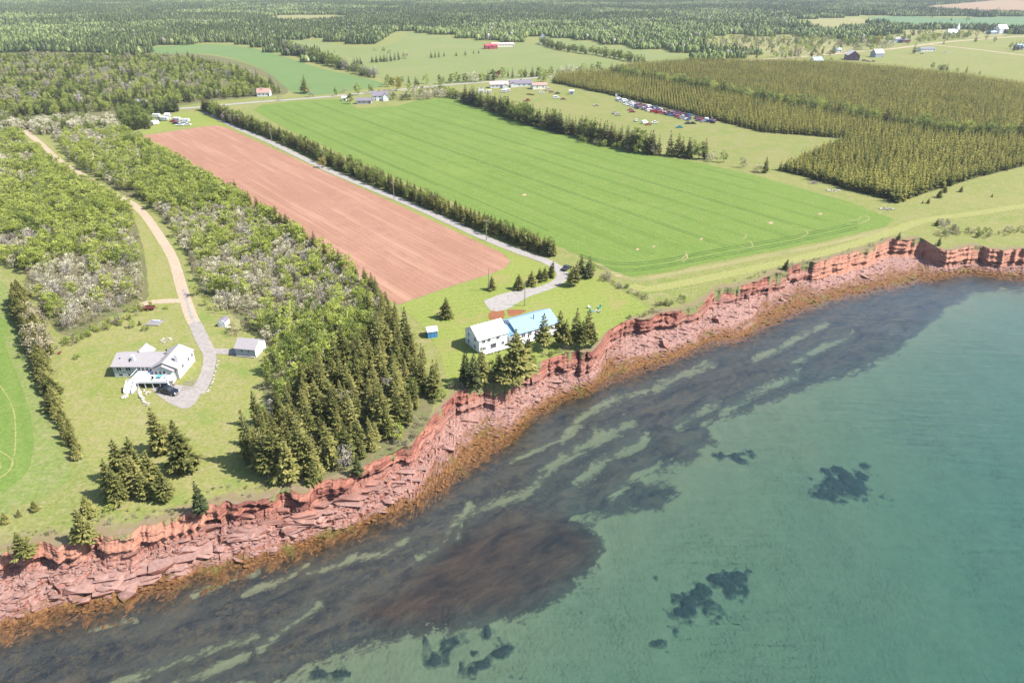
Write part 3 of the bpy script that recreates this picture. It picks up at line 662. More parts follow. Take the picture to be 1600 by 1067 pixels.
def shore_at(i, tfrac):
    """point on the shore: station i, fraction from cliff foot to water"""
    k = int(np.argmin(np.abs(tt[:, i] - tfrac))); return SHX[k, i], SHY[k, i], SHZ[k, i]
vis = np.where((SX > -40) & (SX < 1660))[0]
def rock_spots(n, seed, lo, hi, smin, smax, flt=None):
    r = random.Random(seed); out = []
    while len(out) < n:
        i = r.choice(vis)
        if flt and not flt(SX[i]): continue
        f = r.uniform(lo, hi); x, y, z = shore_at(i, f)
        s = smin * (smax / smin) ** (r.random() ** 1.6)
        out.append((x, y, z, s, math.atan2(-D[i, 0], D[i, 1]) + r.uniform(-.6, .6), r, SX[i]))
    return out
for j, (x, y, z, s, a, r, sx_) in enumerate(rock_spots(190, 5, .05, .9, 1.2, 3.4)):
    s *= 1.0 if sx_ < 640 else .55
    o = bpy.data.objects.new('rock_slab', ROCKS[j % 12]); o.location = (x, y, z + s * .06); o.scale = (s * r.uniform(1, 1.7), s * r.uniform(.6, .9), s * r.uniform(.6, 1))
    o.rotation_euler = (r.uniform(-.2, .2), r.uniform(-.2, .2), a); link(o, shore)
for j, (X_, f, s, lab) in enumerate([(252, .62, 4.2, 'broad pale sandstone block on the shelf below the lone cliff spruce'), (200, .97, 3.0, 'squarish tan boulder at the water edge at lower left'), (92, .45, 2.0, 'small square boulder lying on the sandy shelf at lower left'),
        (455, .55, 3.6, 'big pink boulder below the spruce stand near its left end'), (500, .5, 3.0, 'pink boulder right of the biggest block below the spruce stand'), (1040, .5, 3.4, 'dark flat slab tipped on the beach right of the blue roofed house'), (1120, .35, 3.6, 'large dark boulder at the cliff foot beyond the lawn corner'),
        (1355, .45, 3.0, 'pale block on the rubble below the crop field end'), (1225, .4, 2.6, 'pale pink boulder in the rubble under the narrow cliff path'), (700, .5, 2.8, 'red slab on the ledge below the spruce stand corner')]):
    i = int(np.argmin(np.abs(SX - X_))); x, y, z = shore_at(i, f)
    o = bpy.data.objects.new('boulder', ROCKS[(j * 5 + 3) % 12]); o.location = (x, y, z + s * .15); o.scale = (s * 1.2, s * .8, s * 1.1); o.rotation_euler = (.1, -.08, math.atan2(D[i, 0], -D[i, 1]) + .3 * j)
    tag(link(o), lab, 'rock', 'boulders along the shore')
FLAT = [rock_mesh(80 + i, .22 + .05 * (i % 3)) for i in range(6)]
for n_, sd_, lo, hi, L0, L1, W0, xa, xb in ((30, 61, .35, .8, 3.2, 6.0, .75, 90, 345), (40, 62, .05, .62, 4.0, 8.5, .32, 350, 660), (16, 63, .1, .5, 3, 6, .35, 700, 1240)):
    for j, (x, y, z, s, a, r, sx_) in enumerate(rock_spots(n_, sd_, lo, hi, L0, L1, lambda q: xa < q < xb)):
        o = bpy.data.objects.new('rock_slab', FLAT[j % 6]); o.location = (x, y, z + .12); o.scale = (s, s * W0 * r.uniform(.7, 1.1), s * r.uniform(.5, .8) if W0 > .5 else r.uniform(2.6, 4.2)); i_ = int(np.argmin(np.abs(SX - sx_)))
        o.rotation_euler = (r.uniform(-.1, .1), r.uniform(-.08, .08), math.atan2(D[i_, 0], -D[i_, 1]) + r.uniform(-.18, .18)); link(o, shore)
# loose stones too many to count: one joined mesh
VV = []; FF = []; nb = 0
for j, (x, y, z, s, a, r, sx_) in enumerate(rock_spots(5200, 9, .0, 1.1, .25, 1.1)):
    m = ROCKS[j % 12]; c_, s_ = math.cos(a), math.sin(a)
    co = np.empty(len(m.vertices) * 3, np.float32); m.vertices.foreach_get('co', co); co = co.reshape(-1, 3) * (s * 1.3, s * .9, s)
    co = np.stack([co[:, 0] * c_ - co[:, 1] * s_ + x, co[:, 0] * s_ + co[:, 1] * c_ + y, co[:, 2] + z + s * .1], 1)
    VV.append(co); FF += [[k + nb for k in p.vertices] for p in m.polygons]; nb += len(co)
me = bpy.data.meshes.new('loose_stones'); me.from_pydata(np.vstack(VV).tolist(), [], FF); me.materials.append(MT['rock'])
tag(link(bpy.data.objects.new('loose_stones', me)), 'loose red stones scattered over the shore', 'stones', kind='stuff')

# seaweed beds on the open sand
def weed_patch(pts, label, seed):
    P = np.array([px(x, y, SEA - 2.5)[:2] for x, y in pts]); c = P.mean(0); Q = smooth_line(np.vstack([P, P[:1]]), .5)[:-1]
    Q += (np.stack([fbm(Q[:, 0] / 1.2, Q[:, 1] / 1.2, seed, 4), fbm(Q[:, 0] / 1.2, Q[:, 1] / 1.2, seed + 3, 4)], 1) - .5) * 3.0
    zq = np.interp(c[1], gy, GZ[:, np.argmin(np.abs(gx - c[0]))])
    poly = [tuple(q) for q in Q]; lo_, hi_ = Q.min(0) - 1.5, Q.max(0) + 1.5
    ax = np.arange(lo_[0], hi_[0], .2); ay = np.arange(lo_[1], hi_[1], .2); AX, AY = np.meshgrid(ax, ay)
    dd = segdist(AX, AY, poly[::2], True); dd = np.where(inpoly(AX, AY, poly), dd, -dd)
    k = np.clip(dd / 1.6, -1, 1) + (fbm(AX / 2.2, AY / 2.2, seed, 5) - .47) * 4.2
    zi = np.clip(np.searchsorted(gy, AY), 0, len(gy) - 1); zj = np.clip(np.searchsorted(gx, AX), 0, len(gx) - 1)
    Zf = GZ[zi, zj]; Zs = Zf + .06 + .3 * np.clip(k, -.9, 1.4) + .1 * (fbm(AX, AY, seed + 9, 3) - .5)
    F = grid_faces(len(ay), len(ax)); kk = k.ravel(); F = F[(kk[F] > -.75).any(1)]
    me = mesh_np('seaweed_bed', np.stack([AX, AY, Zs], -1).reshape(-1, 3), F, [MT['weed']], smooth=True, attrs={'cover': ('POINT', kk)})
    tag(link(bpy.data.objects.new('seaweed_bed', me)), label, 'seaweed', 'seaweed beds on the open sand')
def weed_mat():
    m = bpy.data.materials.new('seaweed'); t = nodes_of(m); pos = N(t, 'ShaderNodeNewGeometry').outputs['Position']
    k = N(t, 'ShaderNodeAttribute', attribute_name='cover').outputs['Fac']; n = noise(t, pos, 1.2, 6, .75)
    w_ = mixc(t, ramp(t, n, .35, .65), (.024, .03, .03), (.05, .054, .046))
    f = ramp(t, math_(t, 'ADD', k, math_(t, 'MULTIPLY', math_(t, 'SUBTRACT', n, .5), 1.4)), -.45, .5)
    finish(t, mixc(t, f, (.175, .168, .105), w_), .95, .0); return m
MT['weed'] = weed_mat()
weed_patch([(1278, 745), (1290, 733), (1310, 726), (1335, 730), (1350, 728), (1356, 745), (1357, 772), (1335, 776), (1300, 776), (1278, 768)], 'round dark seaweed bed far out at right', 3)
weed_patch([(1046, 948), (1062, 922), (1085, 912), (1105, 905), (1120, 893), (1150, 888), (1175, 892), (1172, 908), (1150, 918), (1120, 920), (1105, 932), (1125, 940), (1085, 955), (1060, 958)], 'large ragged dark seaweed bed in the lower middle of the bay', 11)
weed_patch([(1120, 714), (1135, 708), (1165, 706), (1176, 712), (1165, 720), (1130, 720)], 'small dark oval seaweed bed beyond the ledge tip', 17)
weed_patch([(675, 1024), (700, 1008), (730, 998), (760, 990), (762, 998), (735, 1010), (705, 1024), (685, 1030)], 'long thin dark seaweed bed near the bottom edge', 23)
weed_patch([(735, 1042), (752, 1022), (775, 1012), (800, 1008), (796, 1020), (770, 1036), (745, 1048)], 'ragged seaweed bed just below the long thin one', 29)
weed_patch([(485, 1067), (505, 1054), (530, 1048), (532, 1058), (505, 1074)], 'small seaweed bed cut by the bottom edge', 31)
weed_patch([(1072, 962), (1085, 954), (1094, 956), (1090, 964), (1078, 966)], 'little seaweed tuft below the ragged lower bed', 37)
weed_patch([(1046, 984), (1056, 974), (1066, 972), (1060, 984)], 'tiny seaweed tuft left of the little tuft', 41)
weed_patch([(1015, 1000), (1022, 992), (1030, 992), (1026, 1000)], 'tiny seaweed tuft farthest lower left of the ragged bed', 43)

# ------------------------------------------------------------------ trees: a few of each kind, copied
class Quads:
    def __init__(s): s.v = []; s.t = []
    def kite(s, p, d, L, wd, up, tint):
        """leaf-shaped quad from p along d"""
        side = np.cross(d, up); side /= np.linalg.norm(side) + 1e-9
        m = p + d * L * .55
        s.v += [p, m + side * wd, p + d * L, m - side * wd]; s.t.append(tint)
    def mesh(s, name, mats):
        V = np.array(s.v); F = np.arange(len(V)).reshape(-1, 4)
        return mesh_np(name, V, F, mats, attrs={'tint': ('FACE', s.t)})
def join_mesh(name, parts):
    """join meshes (each one material) into one mesh with the tint attribute kept"""
    Vs = []; fs = []; mi = []; tn = []; nb = 0; mats = []
    me = bpy.data.meshes.new(name)
    for k, m in enumerate(parts):
        co = np.empty(len(m.vertices) * 3, np.float32); m.vertices.foreach_get('co', co); Vs.append(co.reshape(-1, 3))
        a = m.attributes.get('tint')
        if a: tv = np.empty(len(m.polygons), np.float32); a.data.foreach_get('value', tv); tn += tv.tolist()
        else: tn += [.5] * len(m.polygons)
        fs += [[i + nb for i in p.vertices] for p in m.polygons]; mi += [k] * len(m.polygons); nb += len(co) // 3; mats.append(m.materials[0])
    me.from_pydata(np.vstack(Vs).tolist(), [], fs)
    for m in mats: me.materials.append(m)
    me.polygons.foreach_set('material_index', mi)
    a = me.attributes.new('tint', 'FLOAT', 'FACE'); a.data.foreach_set('value', tn); me.update(); return me
def spruce_crown(seed, mat, levels=24, per=9, bare=.08, wid=.2, open_=.0, sub=3, tip=0.0, fat=1.0):
    """unit height spruce"""
    r = np.random.default_rng(seed); q = Quads(); lean = r.normal(0, .012, 2)
    for i in range(levels):
        f = (i + r.uniform(-.3, .3)) / levels; z = bare + (1 - bare) * f
        rad = wid * ((1 - f) ** .85) * (1 + .12 * math.sin(i * 1.9 + seed)) + .012
        rad *= r.uniform(.75, 1.2)
        if f < .12: rad *= .55 + 3.5 * f
        n = max(4, int(per * (1 - f * .55)))
        a0 = r.uniform(0, 6.28)
        for k in range(n):
            if r.random() < open_: continue
            a = a0 + 6.283 * (k + r.uniform(-.35, .35)) / n; L = rad * r.uniform(.7, 1.18)
            up = .55 * f - .22 + r.uniform(-.12, .12)
            d = np.array([math.cos(a), math.sin(a), up]); d /= np.linalg.norm(d)
            p = np.array([lean[0] * z * 3, lean[1] * z * 3, z + r.uniform(-.01, .01)])
            t0 = r.uniform(.15, .5) + tip * (f - .35)
            U = np.array([r.normal(0, .25), r.normal(0, .25), 1.0])
            q.kite(p, d, L, (L * .13 + .008) * fat, U, t0)
            for s_ in range(sub):
                for sg in (-1, 1):
                    b = a + sg * r.uniform(.45, .8); st = L * r.uniform(.35, .75)
                    dd = np.array([math.cos(b), math.sin(b), up + r.uniform(-.25, .15)]); dd /= np.linalg.norm(dd)
                    q.kite(p + d * st, dd, L * .40 * r.uniform(.7, 1.4), (L * .07 + .006) * fat, np.array([r.normal(0, .4), r.normal(0, .4), 1.0]), min(1, t0 + r.uniform(.05, .5)))
    for k in range(5):
        a = k * 1.26; q.kite(np.array([lean[0] * 2.8, lean[1] * 2.8, .93]), np.array([math.cos(a) * .16, math.sin(a) * .16, 1]), .085, .01, np.array([math.sin(a), -math.cos(a), .1]), .6)
    return q.mesh('spruce_crown', [MT[mat]])
def trunk_mesh(seed, r0, h, mat, branches=0, lean=.0):
    r = random.Random(seed); m = MB(); pts = [(r.uniform(-1, 1) * lean * z, r.uniform(-1, 1) * lean * z, z) for z in (0, h * .35, h * .7, h)]; pts[0] = (0, 0, -.01)
    m.tube(pts, [r0, r0 * .8, r0 * .5, r0 * .15], 5)
    for k in range(branches):
        a = r.uniform(0, 6.28); z = h * r.uniform(.25, .85); L = h * r.uniform(.25, .5)
        m.tube([(0, 0, z), (math.cos(a) * L * .5, math.sin(a) * L * .5, z + L * .4), (math.cos(a) * L, math.sin(a) * L, z + L * .6)], [r0 * .4, r0 * .25, r0 * .1], 4)
    return m.mesh('trunk', [mat])
def leaf_crown(seed, mat, wid=.35, z0=.2, clumps=26, per=42, leaf=.035, shape='oval', top_pale=0.0):
    """unit height broadleaf crown from leaf-sized quads gathered in clumps"""
    r = np.random.default_rng(seed); q = Quads()
    for c in range(clumps):
        for _ in range(50):
            u3 = r.uniform(-1, 1, 3)
            if np.linalg.norm(u3) < 1: break
        if shape == 'oval': zc = z0 + (1 - z0) * (u3[2] * .5 + .5); wr = wid * math.sqrt(max(.05, 1 - u3[2] ** 2)) * (1.0 if u3[2] < 0 else .85)
        elif shape == 'dome': zc = z0 + (1 - z0) * abs(u3[2]) ** .8; wr = wid * math.sqrt(max(.05, 1 - u3[2] ** 2))
        else: zc = z0 + (1 - z0) * (u3[2] * .5 + .5); wr = wid * (1 - (zc - z0) / (1 - z0) * .6)
        nn = np.hypot(u3[0], u3[1]) + 1e-6; rr = wr * r.uniform(.35, 1) ** .6
        cpos = np.array([u3[0] / nn * rr, u3[1] / nn * rr, zc])
        cr = wid * r.uniform(.22, .4); t0 = r.uniform(.05, .75)
        for k in range(per):
            dd = r.normal(0, 1, 3); dd /= np.linalg.norm(dd)
            p = cpos + dd * cr * r.uniform(.3, 1) ** .5 * np.array([1, 1, .75])
            if p[2] < .03: continue
            d = r.normal(0, 1, 3); d /= np.linalg.norm(d); U = r.normal(0, 1, 3) + dd
            L = leaf * r.uniform(.7, 1.5)
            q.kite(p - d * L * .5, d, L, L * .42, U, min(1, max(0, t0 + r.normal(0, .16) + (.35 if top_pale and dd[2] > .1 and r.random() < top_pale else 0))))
    return q.mesh('leaf_crown', [MT[mat]])
KIND = {}
def kind(name, variants): KIND[name] = variants       # variants: list of (crown mesh, trunk mesh, joined mesh)
def mk(crown, trunk): return (crown, trunk, join_mesh('tree', [trunk, crown]))
kind('spruce', [mk(spruce_crown(i, 'spruce', 32, 10, .05 + .03 * (i % 3), .235 + .03 * (i % 3), .1), trunk_mesh(i, .016, .9, 'bark')) for i in range(5)])
kind('spruce_dark', [mk(spruce_crown(20 + i, 'spruce_dark', 28, 9, .06, .21 + .03 * (i % 3), .1), trunk_mesh(i, .016, .9, 'bark')) for i in range(4)])
kind('spruce_tall', [mk(spruce_crown(40 + i, 'spruce', 30, 9, .14 + .05 * i, .2 + .02 * i, .18), trunk_mesh(i, .014, .92, 'pale_bark')) for i in range(3)])
kind('plant', [mk(spruce_crown(60 + i, 'plant', 13, 8, .03, .25, .0, 1, .75, 2.3), trunk_mesh(i, .015, .8, 'bark')) for i in range(4)])
kind('leaf', [mk(leaf_crown(80 + i, 'leaf', .3 + .05 * (i % 3), .15, 26, 40, .045), trunk_mesh(i, .018, .85, 'pale_bark', 5, .04)) for i in range(4)])
kind('leaf_mid', [mk(leaf_crown(90 + i, 'leaf_mid', .34 + .05 * (i % 2), .12, 26, 40, .045), trunk_mesh(i, .02, .8, 'bark', 5, .04)) for i in range(4)])
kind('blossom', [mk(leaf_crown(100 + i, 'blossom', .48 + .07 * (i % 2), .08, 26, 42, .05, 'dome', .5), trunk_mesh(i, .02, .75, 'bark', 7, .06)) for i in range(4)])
kind('twig', [mk(leaf_crown(110 + i, 'twig', .45 + .08 * (i % 2), .08, 22, 36, .045, 'dome'), trunk_mesh(i, .018, .8, 'pale_bark', 10, .08)) for i in range(3)])
kind('grey', [mk(leaf_crown(120 + i, 'grey_twig', .33, .1, 18, 30, .04, 'cone'), trunk_mesh(i, .018, .92, 'pale_bark', 12, .05)) for i in range(2)])
kind('yellow', [mk(leaf_crown(130, 'yellow_leaf', .42, .15, 26, 40, .05), trunk_mesh(3, .02, .8, 'bark', 6, .05))])
kind('red', [mk(leaf_crown(131, 'red_leaf', .42, .15, 24, 40, .05), trunk_mesh(3, .02, .8, 'bark', 6, .05))])
# distant forest tiles: 44 m squares of simple trees
def tile(seed, mix):
    r = np.random.default_rng(seed); V = []; F = []; tn = []; mi = []; nb = 0
    for gxx in range(9):
        for gyy in range(9):
            x = (gxx + r.uniform(.05, .95)) * 4.9 - 22; y = (gyy + r.uniform(.05, .95)) * 4.9 - 22
            con = r.random() < mix; h = r.uniform(7, 13) if con else r.uniform(5, 10); rad = h * (r.uniform(.17, .24) if con else r.uniform(.28, .4)); n = 6
            prof = [(.08, .75), (.3, 1.0), (.34, .72), (.6, .6), (.63, .42), (1.0, .02)] if con else [(.1, .6), (.35, 1.0), (.62, .95), (.85, .6), (1.0, .08)]
            a0 = r.uniform(0, 6)
            for zf_, rf in prof:
                for k in range(n):
                    rr = rad * rf * r.uniform(.72, 1.25); a = a0 + 6.283 * k / n
                    V.append((x + math.cos(a) * rr, y + math.sin(a) * rr, h * zf_ + r.uniform(-.35, .35) * (zf_ < .95)))
            t0 = r.random()
            for j in range(len(prof) - 1):
                for k in range(n):
                    F.append((nb + j * n + k, nb + j * n + (k + 1) % n, nb + (j + 1) * n + (k + 1) % n, nb + (j + 1) * n + k)); tn.append(min(1, max(0, t0 + r.normal(0, .12)))); mi.append(0 if con else (1 if r.random() < .96 else 1))
            tw = r.random() < .05
            if not con and tw:
                for q_ in range(len(prof) - 1):
                    for k in range(n): mi[-1 - q_ * n - k] = 2
            nb += n * len(prof)
    return mesh_np('forest_tile', np.array(V), np.array(F), [MT['far_con'], MT['far_leaf'], MT['grey_twig']], fmat=mi, attrs={'tint': ('FACE', tn)})
MT['far_con'] = foliage('distant conifers', (.03, .045, .02), (.075, .10, .04), (.15, .175, .07), .15)
MT['far_leaf'] = foliage('distant leaves', (.10, .14, .045), (.17, .22, .075), (.25, .29, .11), .2)
TILES = [tile(200 + i, m) for i, m in enumerate((.85, .8, .65, .6, .4, .35, .92, .2))]

def scatter(name, meshes, pts, label, cat):
    """one object: points instanced with a choice of meshes. pts: (x,y,z,scale,rot,index)"""
    col = bpy.data.collections.new(name + ' kinds')
    for i, m in enumerate(meshes): col.objects.link(bpy.data.objects.new('%s_kind_%02d' % (name, i), m))
    P = np.asarray(pts, float); me = bpy.data.meshes.new(name); me.vertices.add(len(P)); me.vertices.foreach_set('co', P[:, :3].astype(np.float32).ravel())
    for nm, c, ty_ in (('scl', 3, 'FLOAT'), ('rot', 4, 'FLOAT'), ('idx', 5, 'INT')):
        a = me.attributes.new(nm, ty_, 'POINT'); a.data.foreach_set('value', P[:, c].astype(np.float32 if ty_ == 'FLOAT' else np.int32))
    o = link(bpy.data.objects.new(name, me)); tag(o, label, cat, kind='stuff')
    g = bpy.data.node_groups.new(name, 'GeometryNodeTree')
    g.interface.new_socket('Geometry', in_out='INPUT', socket_type='NodeSocketGeometry'); g.interface.new_socket('Geometry', in_out='OUTPUT', socket_type='NodeSocketGeometry')
    gi = g.nodes.new('NodeGroupInput'); go = g.nodes.new('NodeGroupOutput'); ip = g.nodes.new('GeometryNodeInstanceOnPoints'); ci = g.nodes.new('GeometryNodeCollectionInfo')
    ci.inputs['Collection'].default_value = col; ci.inputs['Separate Children'].default_value = True; ci.inputs['Reset Children'].default_value = True
    ip.inputs['Pick Instance'].default_value = True
    def attr(nm, dt):
        n = g.nodes.new('GeometryNodeInputNamedAttribute'); n.data_type = dt; n.inputs[0].default_value = nm; return n.outputs[0]
    cx = g.nodes.new('ShaderNodeCombineXYZ'); g.links.new(attr('rot', 'FLOAT'), cx.inputs[2])
    g.links.new(gi.outputs[0], ip.inputs['Points']); g.links.new(ci.outputs[0], ip.inputs['Instance']); g.links.new(attr('idx', 'INT'), ip.inputs['Instance Index'])
    g.links.new(cx.outputs[0], ip.inputs['Rotation']); g.links.new(attr('scl', 'FLOAT'), ip.inputs['Scale']); g.links.new(ip.outputs[0], go.inputs[0])
    md = o.modifiers.new('scatter', 'NODES'); md.node_group = g; return o

PROTO = {}
def tree(kd, x, y, h, label, cat, group, nm, rz=None, var=None, z=0, wide=1.0):
    vs = KIND[kd]; v_ = random.randrange(len(vs)) if var is None else var % len(vs)
    cr, tk, _ = vs[v_]
    e = bpy.data.objects.new(nm, None); e.location = (x, y, z); e.rotation_euler = (0, 0, random.uniform(0, 6.28) if rz is None else rz); e.scale = (h * wide, h * wide, h); e.empty_display_size = .2
    link(e); tag(e, label, cat, group)
    link(bpy.data.objects.new('trunk', tk), e); link(bpy.data.objects.new('crown', cr), e); return e

# ---- placements: (kind, x, y, height, region key)
PL = []
def along(pts, step, kinds, hmin, hmax, key, jit=.8, rows=1, gap=0.0, rowd=2.0, seed=1):
    r = random.Random(seed); P = np.array([px(*p)[:2] for p in pts]); Q = smooth_line(P, .5); d = np.concatenate([[0], np.cumsum(np.hypot(*np.diff(Q, axis=0).T))])
    for k in range(rows):
        s = r.uniform(0, step)
        while s < d[-1]:
            x = np.interp(s, d, Q[:, 0]) + r.uniform(-jit, jit); y = np.interp(s, d, Q[:, 1]) + r.uniform(-jit, jit) + k * rowd
            f = s / d[-1]; hm = hmin if np.isscalar(hmin) else np.interp(f, np.linspace(0, 1, len(hmin)), hmin); hM = hmax if np.isscalar(hmax) else np.interp(f, np.linspace(0, 1, len(hmax)), hmax)
            if r.random() >= gap: PL.append((r.choice(kinds), x, y, r.uniform(hm, hM), key))
            s += step * r.uniform(.7, 1.3)
def fill(poly, step, kindf, hf, key, excl=(), seed=1, keepf=None):
    """jittered grid within a picture polygon on flat ground"""
    r = np.random.default_rng(seed); Pw = np.array([px(*p)[:2] for p in poly])
    xs = np.arange(Pw[:, 0].min(), Pw[:, 0].max(), step); ys = np.arange(Pw[:, 1].min(), Pw[:, 1].max(), step)
    A, B = np.meshgrid(xs, ys); A = A + r.uniform(-.42, .42, A.shape) * step; B = B + r.uniform(-.42, .42, B.shape) * step
    A = A.ravel(); B = B.ravel(); m = inpoly(A, B, [tuple(p) for p in Pw])
    for (pts, dd) in excl:
        E = np.array([px(*p)[:2] for p in pts]); m &= segdist(A, B, [tuple(e) for e in E]) > dd
    A = A[m]; B = B[m]
    qx_, qy_, _ = proj(np.stack([A, B, 0 * A], -1))
    nz = fbm(A / 16, B / 16, seed + 40, 3); nz2 = fbm(A / 6, B / 6, seed + 60, 2)
    for x, y, a, b, n1, n2 in zip(A, B, qx_, qy_, nz, nz2):
        if keepf and not keepf(a, b, n1, n2, r): continue
        kd = kindf(a, b, n1, n2, r)
        if kd: PL.append((kd, x, y, hf(kd, a, b, r), key))
DRIVE = [(38, 204), (60, 222), (95, 253), (140, 281), (175, 303), (205, 318), (226, 336), (250, 370), (270, 404), (284, 450), (297, 490)]
# left woods
def kl(a, b, n1, n2, r):
    if a < 45 and b > 430: return 'spruce'
    pb = .15 + (.75 if (b > 370 or (b < 290 and a < 60)) else .0) * (n1 > .42) + .25 * (n2 > .6)
    q = r.random()
    if q < pb: return r.choice(['blossom', 'blossom', 'twig', 'twig', 'grey']) if b > 330 else r.choice(['blossom', 'blossom', 'twig'])
    return 'leaf' if r.random() < .85 else ('leaf_mid' if r.random() < .8 else 'spruce_dark')
def hl(kd, a, b, r):
    return {'leaf': r.uniform(5, 8.5), 'leaf_mid': r.uniform(5, 8), 'blossom': r.uniform(3.2, 5.2), 'twig': r.uniform(2.8, 4.6), 'grey': r.uniform(4, 7), 'spruce': r.uniform(6, 9), 'spruce_dark': r.uniform(5, 9), 'yellow': 6, 'red': 5}.get(kd, 6)
fill([(-120, 225), (30, 214), (90, 262), (150, 292), (198, 325), (212, 380), (222, 430), (222, 462), (190, 480), (140, 508), (100, 522), (75, 500), (45, 440), (0, 400), (-120, 400)], 3.3, kl, hl, 'left woods', [(DRIVE, 4.5)], 3)
# strip of woods between the drive and the red field
def km(a, b, n1, n2, r):
    edge_ = (a - 215) * .62 + 214 - b          # > 0 near the red field side
    q = r.random()
    if b < 232: return r.choice(['blossom', 'blossom', 'grey', 'leaf', 'twig', 'blossom']) if a < 190 else r.choice(['leaf', 'leaf_mid'])
    if b < 330:
        if a > 225 and q < .8: return r.choice(['leaf', 'leaf', 'leaf', 'leaf_mid'])
        return 'blossom' if q < .5 else ('leaf' if q < .85 else 'leaf_mid')
    if b < 500:
        if n1 > .62: return 'leaf'
        return 'blossom' if q < .5 else ('twig' if q < .72 else ('grey' if q < .8 else 'leaf'))
    if a < 480 and b < 600: return 'leaf' if q < .35 else ('blossom' if q < .6 else ('twig' if q < .85 else 'leaf_mid'))
    return 'leaf' if q < .5 else 'leaf_mid'
STRIPW = [(85, 212), (190, 208), (235, 232), (350, 300), (480, 384), (590, 464), (600, 500), (560, 545), (500, 590), (430, 640), (425, 600), (432, 560), (408, 520), (352, 478), (312, 440), (300, 400), (262, 348), (215, 305), (165, 285), (120, 255)]
fill(STRIPW, 3.1, km, hl, 'middle woods', [(DRIVE, 5.0)], 5)
# spruces along the red field's wooded edge
along([(345, 296), (420, 346), (500, 404), (560, 446), (600, 474)], 3.2, ['spruce', 'spruce_dark', 'spruce', 'leaf'], 6, 9.5, 'field edge', .9, 1, .1, seed=4)
along([(250, 240), (300, 272), (345, 300)], 5, ['leaf', 'leaf', 'leaf_mid'], 6, 8, 'field edge', 1.2, 1, .05, seed=8)
for x, y, h in [(250, 276, 8), (222, 246, 7), (230, 240, 7), (214, 232, 7)]: PL.append(('spruce_dark',) + px(x, y)[:2] + (h, 'middle woods'))
# dense spruce stand above the cliff
STAND = [(385, 742), (378, 700), (410, 655), (470, 612), (530, 575), (572, 530), (575, 478), (604, 478), (624, 504), (650, 556), (684, 598), (686, 614), (664, 640), (648, 672), (625, 690), (598, 706), (545, 728), (480, 748), (430, 756)]
fill(STAND, 3.7, lambda a, b, n1, n2, r: ('spruce_tall' if r.random() < .35 else 'spruce') if r.random() < .93 else r.choice(['leaf_mid', 'grey', 'leaf']), lambda kd, a, b, r: (r.uniform(5.5, 13) if a < 600 else r.uniform(6, 11)) if kd.startswith('spruce') else r.uniform(5, 8), 'spruce stand', seed=7)
# left hedgerow
along([(26, 470), (40, 505), (60, 560), (80, 615), (100, 668), (122, 716)], 1.9, ['spruce'], [6.5, 5.5, 4.6, 3.6], [8.5, 7, 6, 4.6], 'left hedgerow', .7, 1, 0, seed=11)
along([(34, 470), (52, 510), (70, 560)], 2.6, ['spruce', 'spruce', 'twig'], 5.5, 8, 'left hedgerow', .8, 1, .1, seed=12)
# hedgerow along the lane
along([(318, 172), (362, 192), (440, 222), (520, 260), (600, 294), (700, 337), (800, 378), (868, 404)], 2.3, ['spruce', 'spruce', 'spruce_dark', 'spruce', 'spruce', 'leaf_mid'], [8, 7, 6.5, 6, 6, 6.5], [11, 9.5, 8.5, 8, 7.5, 8], 'lane hedgerow', .6, 1, 0, seed=13)
along([(332, 172), (375, 191), (450, 220), (530, 256), (610, 290), (705, 332), (805, 374), (870, 400)], 2.6, ['spruce', 'spruce', 'leaf_mid', 'spruce'], [6, 5.5, 6, 6], [9, 8, 7.5, 7], 'lane hedgerow', .8, 1, .05, seed=14)
for x, y, h, k in [(352, 190, 8, 'grey'), (372, 196, 8, 'grey'), (362, 193, 7, 'grey'), (505, 262, 6, 'yellow'), (665, 318, 6, 'leaf'), (690, 328, 6, 'leaf'), (345, 182, 6, 'leaf')]: PL.append((k,) + px(x, y)[:2] + (h, 'lane hedgerow'))
# hedgerow between crop field and paddock
along([(725, 160), (770, 174), (800, 186), (850, 201), (900, 213), (950, 227), (1000, 238), (1050, 245), (1105, 251)], 4.2, ['spruce_dark', 'spruce_dark', 'spruce_dark', 'spruce', 'leaf_mid'], 10, 15, 'paddock hedgerow', 1.8, 2, .12, 3.0, seed=15)
along([(600, 156), (650, 157), (690, 152), (725, 158)], 6, ['blossom', 'blossom', 'leaf_mid', 'twig'], 5, 8, 'homestead bushes', 1.5, 2, .1, 5, seed=16)
along([(690, 148), (730, 160), (775, 172)], 5, ['twig', 'leaf', 'leaf_mid', 'spruce_dark'], 6, 9, 'homestead bushes', 1.5, 2, .1, 4, seed=17)
along([(905, 222), (960, 233), (1010, 242), (1090, 249)], 6, ['twig', 'leaf_mid', 'leaf'], 3.5, 6, 'paddock hedgerow', 1.2, 1, .1, seed=18)
along([(610, 134), (660, 133), (700, 131), (760, 127), (800, 122), (860, 120), (900, 117), (960, 110)], 9, ['leaf', 'leaf_mid', 'spruce_dark', 'leaf_mid', 'blossom'], 6, 11, 'roadside trees', 3, 2, .15, 6, seed=19)
